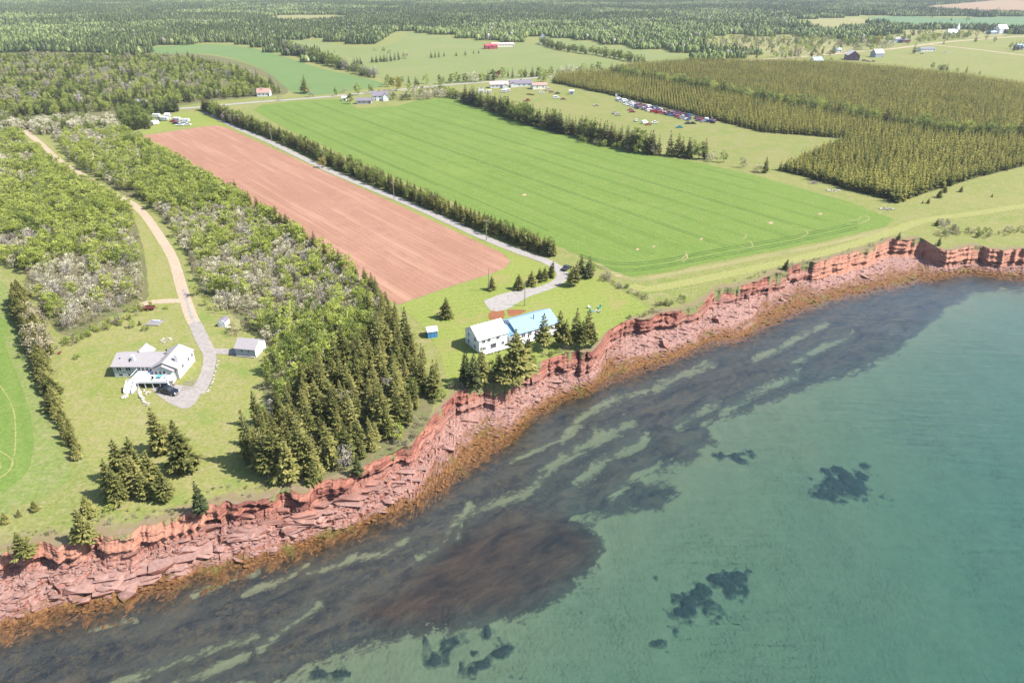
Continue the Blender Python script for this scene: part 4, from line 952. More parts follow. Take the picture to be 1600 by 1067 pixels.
# hedge between far fields and other far rows
along([(440, 78), (470, 88), (500, 98), (540, 110), (584, 123)], 5, ['spruce_dark', 'spruce_dark', 'leaf_mid', 'leaf_mid', 'grey'], [12, 11, 8, 8], [17, 15, 13, 12], 'far hedgerow', 2.5, 2, .1, 6, seed=21)
along([(848, 70), (880, 80), (940, 88), (985, 97), (1010, 100)], 7, ['leaf_mid', 'leaf_mid', 'spruce_dark'], 8, 12, 'far hedgerow', 3, 2, .1, 7, seed=22)
for x, y, h in [(554, 101, 9), (559, 101, 9), (564, 101, 9), (582, 98, 8), (588, 98, 9), (595, 97, 9), (600, 97, 10), (605, 97, 9), (611, 96, 10), (617, 95, 10), (623, 94, 11), (674, 91, 9), (680, 91, 9), (686, 90, 9), (694, 89, 7), (713, 88, 6), (727, 87, 7), (740, 85, 6), (748, 84, 5)]:
    PL.append(('spruce_dark',) + px(x, y)[:2] + (h, 'pasture spruces'))
for x, y, h, k in [(634, 92, 9, 'blossom'), (600, 82, 7, 'leaf_mid'), (608, 84, 6, 'twig'), (586, 80, 6, 'twig')]: PL.append((k,) + px(x, y)[:2] + (h, 'pasture bushes'))
# roadside trees around the white house in the middle distance
for x, y, h, k in [(526, 150, 7, 'leaf_mid'), (559, 149, 11, 'leaf'), (547, 163, 9, 'leaf_mid'), (580, 146, 8, 'leaf_mid'), (538, 145, 6, 'twig'), (608, 136, 11, 'leaf_mid'), (620, 142, 13, 'yellow'), (640, 144, 8, 'leaf'), (595, 155, 6, 'blossom'), (602, 153, 6, 'blossom'), (585, 158, 4, 'blossom'), (652, 151, 10, 'blossom'), (664, 151, 10, 'twig'), (676, 149, 10, 'blossom'), (633, 154, 7, 'blossom'), (650, 138, 10, 'spruce_dark'), (486, 152, 6, 'twig'), (437, 158, 5, 'twig'), (477, 146, 16, 'spruce'), (690, 146, 10, 'leaf_mid'), (776, 124, 9, 'red'), (785, 121, 10, 'leaf_mid'), (762, 126, 10, 'spruce_dark'), (820, 121, 10, 'spruce_dark'), (845, 130, 11, 'leaf_mid'), (853, 128, 9, 'leaf')]:
    PL.append((k,) + px(x, y)[:2] + (h, 'homestead trees'))
# far right village trees
for x, y, h, k in [(1346, 78, 16, 'blossom'), (1370, 74, 16, 'yellow'), (1378, 76, 12, 'blossom'), (1390, 74, 10, 'blossom'), (1360, 80, 10, 'leaf_mid'), (1428, 84, 14, 'spruce_dark'), (1474, 70, 8, 'spruce_dark'), (1418, 70, 8, 'red'), (1436, 68, 9, 'leaf_mid'), (1450, 67, 9, 'leaf_mid'), (1504, 58, 12, 'leaf'), (1515, 58, 12, 'yellow'), (1525, 58, 12, 'leaf'), (1524, 66, 12, 'spruce_dark'), (1536, 52, 14, 'spruce_dark'), (1545, 54, 14, 'spruce_dark'), (1553, 53, 13, 'spruce_dark'), (1558, 50, 16, 'spruce_dark'), (1534, 50, 12, 'spruce_dark'), (1554, 67, 9, 'leaf_mid'), (1540, 63, 9, 'leaf'), (1584, 80, 14, 'spruce_dark'), (1590, 79, 14, 'spruce_dark'), (1596, 78, 14, 'spruce_dark'), (1579, 77, 9, 'leaf_mid'), (1577, 56, 12, 'leaf_mid'), (1595, 54, 12, 'twig'), (1302, 84, 13, 'spruce_dark'), (1456, 108, 7, 'leaf_mid'), (1470, 111, 8, 'spruce_dark'), (1474, 111, 7, 'leaf_mid'), (1479, 111, 8, 'spruce_dark'), (1467, 110, 6, 'leaf_mid'), (1495, 113, 5, 'leaf'), (1509, 115, 8, 'spruce_dark'), (1530, 117, 5, 'spruce_dark'), (1436, 24, 18, 'spruce_dark'), (1456, 28, 20, 'spruce_dark'), (1480, 24, 14, 'leaf_mid'), (1493, 24, 14, 'leaf_mid'), (1511, 34, 10, 'leaf_mid'), (1486, 33, 10, 'spruce_dark'), (1558, 21, 16, 'grey'), (1525, 20, 14, 'leaf_mid'), (1436, 44, 12, 'spruce_dark'), (1466, 46, 12, 'leaf_mid'), (1478, 46, 12, 'leaf_mid'), (1282, 96, 9, 'leaf'), (1298, 99, 8, 'leaf')]:
    PL.append((k,) + px(x, y)[:2] + (h, 'village trees'))
along([(1320, 74), (1400, 68), (1480, 63), (1520, 60)], 11, ['leaf_mid', 'leaf', 'leaf_mid', 'spruce_dark'], 8, 12, 'village trees', 4, 3, .15, 16, seed=25)
along([(1380, 56), (1440, 56), (1460, 54)], 14, ['spruce_dark', 'leaf_mid'], 9, 14, 'village trees', 5, 2, .3, 14, seed=26)
# row and bushes at the plantation seam
along([(955, 116), (1050, 134), (1200, 163), (1400, 198), (1480, 212), (1620, 218)], 6.5, ['spruce_dark', 'spruce_dark', 'leaf_mid', 'leaf_mid', 'leaf'], 8, 12.5, 'plantation seam', 2, 2, .08, 4, seed=27)
# woods at upper left (behind the road)
def ku(a, b, n1, n2, r):
    q = r.random()
    if b > 185: return r.choice(['blossom', 'leaf_mid', 'blossom', 'spruce_dark'])
    return ('spruce_dark' if q < .5 else ('leaf_mid' if q < .7 else 'leaf')) if n1 > .5 else ('leaf' if q < .55 else ('leaf_mid' if q < .68 else ('spruce_dark' if q < .88 else r.choice(['grey', 'twig']))))
fill([(-60, 90), (185, 92), (300, 95), (370, 112), (415, 132), (442, 146), (400, 151), (320, 157), (210, 172), (-60, 190)], 5.0, ku, lambda k, a, b, r: r.uniform(5, 8.5) if k.startswith('leaf') else r.uniform(6, 12), 'upper left woods', seed=31)
fill([(-60, 198), (120, 192), (185, 190), (190, 206), (90, 212), (30, 210), (-60, 216)], 3.6, ku, lambda k, a, b, r: r.uniform(4, 8), 'upper left woods', [(DRIVE, 5)], seed=32)
fill([(188, 200), (190, 178), (235, 172), (285, 172), (276, 176), (230, 182), (236, 202), (205, 204)], 3.2, lambda a, b, n1, n2, r: 'spruce_dark' if r.random() < .7 else 'leaf_mid', lambda k, a, b, r: r.uniform(6, 10), 'roadside spruces', seed=33)
# scrub beyond the plantation
fill([(1080, 64), (1180, 60), (1300, 62), (1330, 72), (1290, 92), (1200, 92), (1110, 88)], 13, lambda a, b, n1, n2, r: r.choice(['leaf_mid', 'spruce_dark', 'leaf', 'twig']) if n1 > .42 else None, lambda k, a, b, r: r.uniform(5, 11), 'scrub trees', seed=34)
# coast shrubs
def shrubs(pts, n, seed, kinds, h0, h1, sd_=3):
    r = random.Random(seed); P = np.array([px(*p)[:2] for p in pts]); Q = smooth_line(P, .5)
    for k in range(n):
        q = Q[r.randrange(len(Q))]; PL.append((r.choice(kinds), q[0] + r.gauss(0, sd_), q[1] + abs(r.gauss(0, sd_)), r.uniform(h0, h1), 'cliff shrubs'))
shrubs([(1470, 350), (1490, 365), (1475, 375)], 22, 41, ['twig', 'twig', 'leaf_mid', 'grey'], 1.5, 3.5, 2.5)
shrubs([(1530, 372), (1560, 372), (1600, 366), (1640, 365)], 40, 42, ['twig', 'grey', 'leaf_mid'], 1.2, 2.8, 5)
shrubs([(940, 432), (960, 446), (985, 458), (1010, 470)], 34, 43, ['twig', 'grey', 'twig', 'leaf_mid'], .8, 2.0, 1.0)
shrubs([(1020, 478), (1050, 478), (1075, 470)], 26, 44, ['leaf_mid', 'twig', 'leaf_mid'], .8, 1.8, 1.5)
shrubs([(985, 500), (1010, 494), (1035, 484)], 18, 45, ['leaf_mid', 'leaf_mid', 'twig'], .7, 1.6, 1.0)
shrubs([(900, 545), (870, 556), (840, 570)], 22, 46, ['leaf_mid', 'twig'], .8, 1.8, 1.0)
shrubs([(700, 612), (740, 598), (790, 586), (825, 575)], 34, 47, ['twig', 'grey', 'twig', 'leaf_mid'], .8, 2.2, 1.4)
shrubs([(600, 712), (640, 692), (660, 660)], 30, 48, ['twig', 'grey', 'twig'], .7, 1.8, 1.2)
shrubs([(1150, 444), (1230, 418), (1320, 396), (1400, 372)], 46, 49, ['twig', 'leaf_mid', 'twig'], .4, 1.1, 1.0)
shrubs([(20, 845), (120, 830), (200, 815), (300, 796), (420, 768), (540, 738)], 70, 50, ['twig', 'grey', 'twig', 'leaf_mid'], .4, 1.0, 1.3)
shrubs([(100, 540), (140, 525), (200, 498), (225, 480)], 60, 51, ['leaf', 'twig', 'leaf_mid', 'leaf'], 1.2, 2.4, 1.4)
shrubs([(400, 745), (370, 755), (330, 770)], 8, 52, ['twig'], .5, .9, 1)

# ---- trees that stand apart: every one with its own label
LONE = [('spruce', 256, 705, 13.5, 'tall slim spruce on the lawn just below the gravel yard'), ('spruce', 292, 736, 15.5, 'tall spruce standing right of the cluster, below the gravel yard edge'),
        ('spruce', 196, 748, 12, 'left spruce of the two tallest behind the clifftop cluster'), ('spruce', 212, 742, 12, 'right spruce of the two tallest behind the clifftop cluster'),
        ('spruce', 175, 772, 11, 'leftmost broad spruce of the clifftop cluster'), ('spruce', 188, 782, 10, 'front left spruce of the clifftop cluster with bare lower trunks'), ('spruce', 218, 766, 11, 'middle spruce inside the clifftop cluster'),
        ('spruce', 240, 758, 10, 'rightmost spruce of the clifftop cluster behind the single one'), ('spruce', 230, 776, 6.5, 'short spruce in front of the clifftop cluster'), ('spruce', 260, 780, 8.5, 'single spruce right of the clifftop cluster above bare red soil'),
        ('spruce_dark', 316, 802, 8, 'lone bushy spruce at the cliff edge above the pink ledges'), ('spruce', 138, 845, 9, 'spruce leaning over the cliff edge at lower left'), ('spruce', 140, 806, 5, 'small spruce just behind the cliff edge spruce at lower left'), ('spruce', 122, 848, 4, 'little spruce left of the cliff edge spruce'),
        ('spruce', 42, 868, 6, 'broad low spruce on the cliff edge at far lower left'), ('spruce', 10, 816, 2.6, 'low juniper like spruce beside the left crop field'), ('spruce', 56, 797, 2.4, 'small round spruce in the grass above the far left cliff'), ('spruce', 30, 807, 1.8, 'tiny spruce between two low ones at far left'),
        ('spruce', 697, 497, 7.2, 'round bushy spruce alone on the lawn beside the red field'), ('spruce', 769, 453, 5.2, 'small spruce beside the pole below the red field corner'), ('spruce', 811, 452, 5.6, 'leftmost spruce of the lane side row'), ('spruce', 831, 446, 5.6, 'second spruce of the lane side row'), ('spruce_dark', 843, 440, 5, 'third spruce of the lane side row'), ('spruce', 851, 438, 5.2, 'fourth spruce of the lane side row'), ('spruce', 860, 433, 6, 'tallest spruce at the right end of the lane side row'),
        ('spruce_tall', 899, 447, 10.5, 'big open spruce beside the bend of the lane'), ('spruce_tall', 893, 447, 7.5, 'spruce growing tight against the open one at the lane bend'), ('spruce_dark', 918, 434, 9.5, 'thick dark spruce at the seaward end of the lane hedgerow'), ('spruce_dark', 908, 430, 8, 'dark spruce just behind the open spruce at the lane bend'), ('leaf', 925, 430, 5, 'yellow green bush at the end of the lane hedgerow'), ('twig', 948, 438, 4.2, 'pale bare bush between the crop field and the lawn'),
        ('spruce', 808, 592, 17, 'tallest spruce in front of the joint of the blue roofed house'), ('spruce', 820, 585, 13, 'spruce right behind the tallest one before the blue roofed house'), ('spruce_tall', 848, 546, 13, 'single spruce with bare trunk in front of the blue roof'),
        ('spruce_tall', 876, 540, 13, 'first spruce right of the blue roof'), ('spruce_tall', 898, 540, 14, 'second spruce right of the blue roof'), ('spruce_tall', 916, 540, 13, 'third spruce right of the blue roof'), ('spruce_tall', 886, 543, 10.5, 'short spruce between the first two right of the blue roof'), ('spruce_tall', 908, 544, 10, 'short spruce near the cliff right of the blue roof'), ('spruce_tall', 926, 542, 9, 'outermost spruce at the cliff edge right of the blue roof'),
        ('spruce_dark', 727, 597, 11, 'leftmost dark spruce below the white roofed block'), ('spruce_dark', 740, 606, 12, 'big dark spruce at the cliff below the white roofed block'), ('spruce', 754, 596, 11.5, 'spruce under the front corner of the white roofed block'), ('spruce', 780, 595, 10, 'spruce below the porch of the blue roofed house'), ('spruce', 790, 598, 10, 'spruce at the cliff edge below the porch'), ('leaf_mid', 768, 580, 3.5, 'small leafy bush below the white roofed block'), ('leaf_mid', 690, 628, 4, 'pale green bush at the cliff corner right of the spruce stand'),
        ('spruce', 1195, 270, 10, 'lone spruce between crop field and plantation'), ('twig', 1183, 270, 5, 'pale bush left of the lone spruce by the plantation'), ('blossom', 1112, 252, 6, 'pinkish bush at the end of the paddock hedgerow'), ('leaf_mid', 1130, 254, 7, 'round dark bush right of the pinkish bush'), ('twig', 1160, 262, 6, 'round pale bush farthest right of the paddock hedgerow'),
        ('spruce', 1226, 421, 4.2, 'lone small spruce on the cliff edge by the mown path'), ('twig', 1234, 423, 3.4, 'dead looking bush right of the lone cliff spruce'), ('spruce_dark', 1403, 375, 3.6, 'low dark spruce above the smooth red scarp'), ('spruce_dark', 1463, 353, 3, 'dark juniper at the top of the gully'), ('spruce_dark', 1466, 384, 4, 'dark spruce on the gully edge'),
        ('spruce', 1467, 309, 4.6, 'bigger of two spruces close to the plantation corner'), ('spruce', 1476, 301, 3.6, 'spruce behind the pair at the plantation corner'), ('spruce', 1501, 300, 3.2, 'single round spruce in the meadow right of the plantation'), ('spruce', 1450, 318, 2.8, 'small spruce left of the plantation corner pair'), ('spruce', 1441, 318, 1.6, 'tiny spruce at left in the meadow below the plantation'), ('spruce', 1550, 308, 1.8, 'tiny spruce alone in the meadow at far right'),
        ('leaf', 305, 462, 5, 'bright green tree beside the drive above the small shed'), ('leaf', 324, 477, 3.4, 'low bright bush beside the pole'), ('blossom', 345, 483, 4.8, 'pale blossoming bush beside the pole'), ('twig', 372, 520, 5, 'bare reddish bush behind the garage'), ('leaf', 418, 585, 5, 'bright bush at the lawn edge right of the garage'), ('leaf', 440, 620, 6, 'fresh green tree at the corner of lawn and spruce stand'),
        ('spruce_tall', 395, 725, 16, 'leftmost big spruce of the dense stand casting shade on the lawn'), ('spruce_tall', 420, 745, 16, 'big spruce at the seaward left corner of the dense stand'), ('spruce', 438, 742, 14, 'spruce next to the seaward left corner of the dense stand'), ('grey', 540, 732, 6.5, 'pale dead tree at the cliff side of the dense stand'), ('leaf', 622, 690, 5, 'bright green tree at the cliff side of the dense stand'), ('spruce', 490, 754, 6, 'short spruce in front of the dense stand at the cliff'), ('spruce_dark', 560, 742, 5.5, 'short dark spruce at the cliff right of the dead tree'),
        ('leaf', 208, 512, 3, 'small bright bush at the edge of the lawn beside the trailer'), ('spruce', 219, 508, 1.6, 'tiny spruce on the lawn left of the raised bed'), ('leaf_mid', 228, 516, 1.6, 'dark low bush on the lawn behind the house'), ('leaf', 260, 483, 1.3, 'low green weeds beside the dirt spur'), ('leaf', 172, 798, 1.4, 'bright little bush in front of the clifftop cluster'), ('leaf', 48, 871, 1.4, 'bright bush at the foot of the far left cliff spruce'), ('leaf_mid', 120, 560, 1.4, 'clipped green shrub left of the house')]
CATS = lambda k: 'tree' if (k.startswith('spruce') or k in ('leaf', 'leaf_mid', 'yellow', 'red', 'grey')) else 'bush'
def nm_of(k): return {'spruce': 'spruce_tree', 'spruce_dark': 'spruce_tree', 'spruce_tall': 'spruce_tree', 'leaf': 'broadleaf_tree', 'leaf_mid': 'broadleaf_tree', 'blossom': 'blossoming_bush', 'twig': 'bare_bush', 'grey': 'bare_tree', 'yellow': 'broadleaf_tree', 'red': 'broadleaf_tree'}[k]
cnt = {}
for k, x, y, h, lab in LONE:
    p = px(x, y); isb = 'bush' in lab or 'weeds' in lab or 'shrub' in lab
    tree(k, p[0], p[1], h * (.88 if k.startswith('spruce') and h > 8.5 else 1), lab, 'bush' if isb else 'tree', None, 'bush' if isb and k.startswith('leaf') else nm_of(k), wide=1.3 if k.startswith('spruce') and h < 8 else (1.9 if k.startswith('leaf') and h < 2 else random.uniform(.95, 1.15) if (x < 300 or 720 < x < 935) else random.uniform(.8, 1.0)))
    cnt[nm_of(k)] = cnt.get(nm_of(k), 0) + 1
REG = {'left woods': 'in the woods left of the dirt drive', 'middle woods': 'in the woods between dirt drive and red field', 'field edge': 'along the wooded edge of the red field', 'spruce stand': 'in the dense stand on the cliff top', 'left hedgerow': 'in the hedgerow beside the left crop field',
       'lane hedgerow': 'in the long hedgerow beside the lane', 'paddock hedgerow': 'in the hedgerow between crop field and paddock', 'homestead bushes': 'at the far end of the crop field', 'roadside trees': 'along the country road by the pasture', 'far hedgerow': 'in a far hedgerow between pale fields', 'pasture spruces': 'in the loose row across the far pasture',
       'pasture bushes': 'near the row of pasture spruces', 'homestead trees': 'around the homesteads by the country road', 'village trees': 'near the church at far right', 'plantation seam': 'in the row through the spruce plantation', 'upper left woods': 'in the woods at upper left behind the road', 'roadside spruces': 'in the clump beside the parked campers', 'scrub trees': 'in the scrub beyond the plantation', 'cliff shrubs': 'in the scrub along the cliff top'}
ADJ = {'spruce': 'olive green spruce', 'spruce_dark': 'dark green spruce', 'spruce_tall': 'slender spruce with bare lower trunk', 'leaf': 'fresh light green tree', 'leaf_mid': 'mid green leafy tree', 'blossom': 'pale blossoming bush', 'twig': 'brownish bare bush', 'grey': 'grey bare tree', 'yellow': 'yellowish tree', 'red': 'dark red leaved tree'}
LM = [((388, 545), 'nearest the garage'), ((347, 505), 'nearest the curved roof shed'), ((675, 525), 'nearest the blue shed'), ((740, 545), 'nearest the white roofed block'), ((265, 190), 'nearest the parked campers'), ((230, 480), 'nearest the dark red trailer'), ((205, 330), 'nearest the bend of the dirt drive'), ((45, 208), 'nearest the far end of the dirt drive'), ((620, 478), 'nearest the seaward corner of the red field'),
      ((400, 340), 'nearest the middle of the red field'), ((420, 750), 'nearest the left end of the stand'), ((550, 738), 'nearest the dead tree at the cliff'), ((650, 690), 'nearest the cliff corner'), ((500, 620), 'nearest the inland side of the stand'), ((620, 590), 'nearest the middle of the stand'), ((90, 640), 'nearest the left lawn edge'), ((30, 470), 'nearest the left edge of the picture'), ((20, 300), 'nearest the left edge of the woods'),
      ((340, 420), 'nearest the straight part of the drive'), ((450, 520), 'nearest the shrubs above the garage'), ((510, 260), 'nearest the third lane pole'), ((615, 312), 'nearest the halfway lane pole'), ((760, 376), 'nearest the near lane pole'), ((870, 410), 'nearest the lane bend'), ((360, 190), 'nearest the pale bare lane trees'), ((800, 185), 'nearest the homestead'), ((1000, 238), 'nearest the teal car'), ((1105, 251), 'nearest the pinkish bush'), ((120, 250), 'nearest the upper drive verge'), ((250, 280), 'nearest the upper left red field edge')]
LMW = np.array([px(*a)[:2] for a, _ in LM])
def where_(x, y, h, lo, hi):
    k = int(np.argmin((LMW[:, 0] - x) ** 2 + (LMW[:, 1] - y) ** 2)); return ('short ' if h < lo else ('tall ' if h > hi else '')), LM[k][1]
# keep trees off buildings, drives and the sea
P = np.array([(p[1], p[2]) for p in PL]); qx_, qy_, dd_ = proj(np.column_stack([P, 0 * P[:, 0]]))
coastY = np.interp(P[:, 0], T[:, 0], T[:, 1])
ok = (P[:, 1] > coastY + .2) & (qx_ > -60) & (qx_ < 1660)
size = np.array([p[3] for p in PL]) / dd_
order = np.argsort(-size)
chosen = set(); fam_n = dict(cnt)
for i in order:
    if not ok[i]: continue
    f = nm_of(PL[i][0])
    if fam_n.get(f, 0) < 298: chosen.add(int(i)); fam_n[f] = fam_n.get(f, 0) + 1
rest = []
HQ = {k: np.quantile([p[3] for p in PL if p[0] == k], [.33, .67]) for k in KIND if any(p[0] == k for p in PL)}
flat = [(k, v_) for k in KIND for v_ in range(len(KIND[k]))]; fidx = {kv: i for i, kv in enumerate(flat)}
for i, (k, x, y, h, key) in enumerate(PL):
    if not ok[i]: continue
    if i in chosen:
        hs = HQ[k]; a_, b_ = where_(x, y, h, hs[0], hs[1]); lab = a_ + ADJ[k] + ' ' + REG[key]
        lab2 = lab + ' ' + b_
        if len(lab2.split()) > 16: lab2 = a_ + ADJ[k].replace(' with bare lower trunk', '') + ' ' + REG[key] + ' ' + b_
        if len(lab2.split()) > 16: lab2 = a_ + ADJ[k] + ' ' + b_
        tree(k, x, y, h, lab2, CATS(k), lab2, nm_of(k), wide=1.35 if key == 'left hedgerow' else (.82 if key == 'spruce stand' else 1.0) * random.uniform(.88, 1.12))
    else: rest.append((x, y, 0, h, random.uniform(0, 6.28), fidx[(k, random.randrange(len(KIND[k])))]))
scatter('woodland', [KIND[k][v_][2] for k, v_ in flat], rest, 'mixed trees and bushes of the farther woods and hedges', 'trees')
# spruce plantation
PLANT = [(862, 130), (960, 150), (1060, 174), (1190, 207), (1322, 217), (1296, 230), (1216, 266), (1290, 286), (1402, 317), (1450, 301), (1530, 277), (1600, 260), (1700, 240), (1760, 146), (1600, 135), (1500, 121), (1390, 108), (1290, 101), (1200, 99), (1080, 97), (985, 104), (955, 112), (870, 121)]
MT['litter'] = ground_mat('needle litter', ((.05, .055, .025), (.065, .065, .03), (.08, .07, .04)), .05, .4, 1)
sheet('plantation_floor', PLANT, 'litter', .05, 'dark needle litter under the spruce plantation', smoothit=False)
SEAM = [(955, 116), (1050, 134), (1200, 163), (1400, 198), (1480, 212), (1700, 222)]
Pw = np.array([px(*p)[:2] for p in PLANT]); ang = LANE_ANG + .0; ca, sa = math.cos(ang), math.sin(ang)
U = np.arange(-600, 900, 3.1); Vv = np.arange(-900, 900, 3.6); A, B = np.meshgrid(U, Vv); A = A + rng.uniform(-.5, .5, A.shape); B = B + rng.uniform(-.45, .45, B.shape)
cxy = Pw.mean(0); GXp = (cxy[0] + A * ca - B * sa).ravel(); GYp = (cxy[1] + A * sa + B * ca).ravel()
m = inpoly(GXp, GYp, [tuple(p) for p in Pw]) & (segdist(GXp, GYp, [tuple(px(*p)[:2]) for p in SEAM]) > 5)
GXp, GYp = GXp[m], GYp[m]; n = len(GXp)
hh = 5.6 + 2.6 * fbm(GXp / 30, GYp / 30, 77, 3) + rng.uniform(-.7, .7, n)
qd = proj(np.column_stack([GXp, GYp, 0 * GXp]))
vis_ = (qd[0] > 0) & (qd[0] < 1600); front = np.argsort(qd[2] + np.where(vis_, 0, 1e6))[:180]
fs = set(front.tolist())
cnr = np.array(px(1402, 317)[:2]); lefe = [tuple(px(*p)[:2]) for p in ((1216, 266), (1290, 286), (1402, 317))]; rige = [tuple(px(*p)[:2]) for p in ((1402, 317), (1450, 301), (1530, 277))]
for i in front:
    dl = float(segdist(np.array([GXp[i]]), np.array([GYp[i]]), lefe)[0]); dr = float(segdist(np.array([GXp[i]]), np.array([GYp[i]]), rige)[0]); dc = math.hypot(GXp[i] - cnr[0], GYp[i] - cnr[1])
    lab = ('short ' if hh[i] < 6.5 else ('tall ' if hh[i] > 7.2 else '')) + 'young spruce ' + ('on the crop field edge' if dl < 3.2 else ('on the meadow edge' if dr < 3.2 else 'inside the edge')) + ' of the plantation, ' + ('right at' if dc < 14 else ('close to' if dc < 28 else 'farther from')) + ' its near corner'
    tree('plant', GXp[i], GYp[i], hh[i] * 1.08, lab, 'tree', lab, 'plantation_spruce')
rem = np.array([i for i in range(n) if i not in fs])
scatter('spruce_plantation', [v_[2] for v_ in KIND['plant']], np.column_stack([GXp[rem], GYp[rem], 0 * hh[rem], hh[rem], rng.uniform(0, 6.28, len(rem)), rng.integers(0, 4, len(rem))]), 'dense young spruce plantation in two large blocks', 'plantation')
# distant forest everywhere beyond the fields
EXCL = [FARGREEN, PAST, STRIP, CLEAR, FARPAST, TEAL, TANF, STRAWF, SCRUB, SCRUB2, PLANT, CROP, PADDOCK]
OPEN = [(-60, 84), (185, 84), (320, 88), (448, 142), (640, 150), (760, 130), (990, 108), (1090, 98), (1250, 100), (1330, 84), (1480, 68), (1700, 52), (2000, 300), (-400, 300)]
OPEN2 = [(1330, 78), (1500, 60), (1480, 48), (1400, 52)]
Xs = np.arange(-3600, 3600, 40.0); Ys = np.arange(600, 4700, 40.0); A, B = np.meshgrid(Xs, Ys); A = A + rng.uniform(-6, 6, A.shape); B = B + rng.uniform(-6, 6, B.shape); A = A.ravel(); B = B.ravel()
qa, qb, _ = proj(np.column_stack([A, B, 0 * A]))
m = (qa > -110) & (qa < 1710) & (qb < 101)
m &= ~inpoly(qa, qb, OPEN) & ~inpoly(qa, qb, OPEN2)
for e in EXCL:
    ins = inpoly(qa, qb, e); mar = segdist(A, B, [tuple(px(*p)[:2]) for p in e], True) < 20
    m &= ~(ins | mar)
for rd in ([(1150, 96), (1280, 87), (1330, 82), (1400, 76), (1470, 67), (1530, 62), (1600, 57), (1800, 46)],): m &= segdist(A, B, [tuple(px(*p)[:2]) for p in rd]) > 32
A, B = A[m], B[m]; nz = fbm(A / 260, B / 260, 5, 4)
nearvill = (qa[m] > 1150) & (qb[m] > 22)
idx = np.where(nz < .40, rng.choice([0, 1, 6], len(A)), np.where(nz < .52, rng.choice([2, 3, 0], len(A)), rng.choice([4, 5, 2, 7], len(A))))
scl_ = rng.uniform(.85, 1.15, len(A))
kp = ~(nearvill & (rng.random(len(A)) < .3))
scatter('distant_forest', TILES, np.column_stack([A, B, 0 * A, scl_, rng.integers(0, 4, len(A)) * math.pi / 2 + rng.uniform(-.1, .1, len(A)), idx])[kp], 'unbroken mixed forest reaching to the horizon', 'forest')

# ------------------------------------------------------------------ buildings
def gable(par, x0, x1, y0, y1, zw, rise, wall, roof, axis='x', over=.35, z0=0.0, th=.12, wallname='wall', roofname='roof', base=-.05):
    """walls with gables and a two-sided roof; ridge along axis"""
    m = MB()
    if axis == 'x':
        ym = (y0 + y1) / 2; m.prism([(y0, z0 + base), (y1, z0 + base), (y1, z0 + zw), (ym, z0 + zw + rise), (y0, z0 + zw)], x0, x1, axis='x')
    else:
        xm = (x0 + x1) / 2; m.prism([(x0, z0 + base), (x1, z0 + base), (x1, z0 + zw), (xm, z0 + zw + rise), (x0, z0 + zw)], y0, y1, axis='y')
    wo = m.build(wallname, [wall], par)
    r = MB(); half = ((y1 - y0) if axis == 'x' else (x1 - x0)) / 2; k = rise / half; e = over; up = th + .02
    zt = z0 + zw + rise + up; ze = z0 + zw - k * e + up
    if axis == 'x':
        r.slab((x0 - e, y0 - e, ze), (x1 + e, y0 - e, ze), (x1 + e, ym, zt), (x0 - e, ym, zt), th)
        r.slab((x1 + e, y1 + e, ze), (x0 - e, y1 + e, ze), (x0 - e, ym + .003, zt), (x1 + e, ym + .003, zt), th)
    else:
        r.slab((x0 - e, y1 + e, ze), (x0 - e, y0 - e, ze), (xm, y0 - e, zt), (xm, y1 + e, zt), th)
        r.slab((x1 + e, y0 - e, ze), (x1 + e, y1 + e, ze), (xm + .003, y1 + e, zt), (xm + .003, y0 - e, zt), th)
    ro = r.build(roofname, [roof], par); return wo, ro
def opening(par, name, c, w_, h_, face, frame='white paint', pane='glass', fr=.1, panename='pane'):
    """framed window or door set proud of a wall; c is its centre on the wall face"""
    m = MB(); g = MB(); d = .05
    def bx(mb, a0, a1, b0, b1, q0, q1):
        if face == '-y': mb.box(c[0] + a0, c[0] + a1, c[1] - q1, c[1] - q0, c[2] + b0, c[2] + b1)
        if face == '+y': mb.box(c[0] + a0, c[0] + a1, c[1] + q0, c[1] + q1, c[2] + b0, c[2] + b1)
        if face == '-x': mb.box(c[0] - q1, c[0] - q0, c[1] + a0, c[1] + a1, c[2] + b0, c[2] + b1)
        if face == '+x': mb.box(c[0] + q0, c[0] + q1, c[1] + a0, c[1] + a1, c[2] + b0, c[2] + b1)
    W2, H2 = w_ / 2, h_ / 2
    bx(m, -W2 - fr, W2 + fr, H2, H2 + fr, -.02, d + .02); bx(m, -W2 - fr, W2 + fr, -H2 - fr, -H2, -.02, d + .02)
    bx(m, -W2 - fr, -W2, -H2, H2, -.02, d + .02); bx(m, W2, W2 + fr, -H2, H2, -.02, d + .02)
    if w_ > .9 and name == 'window': bx(m, -.03, .03, -H2, H2, -.02, d + .01)
    o = m.build(name, [frame], par); bx(g, -W2, W2, -H2, H2, -.02, d - .02); g.build(panename, [pane], o); return o

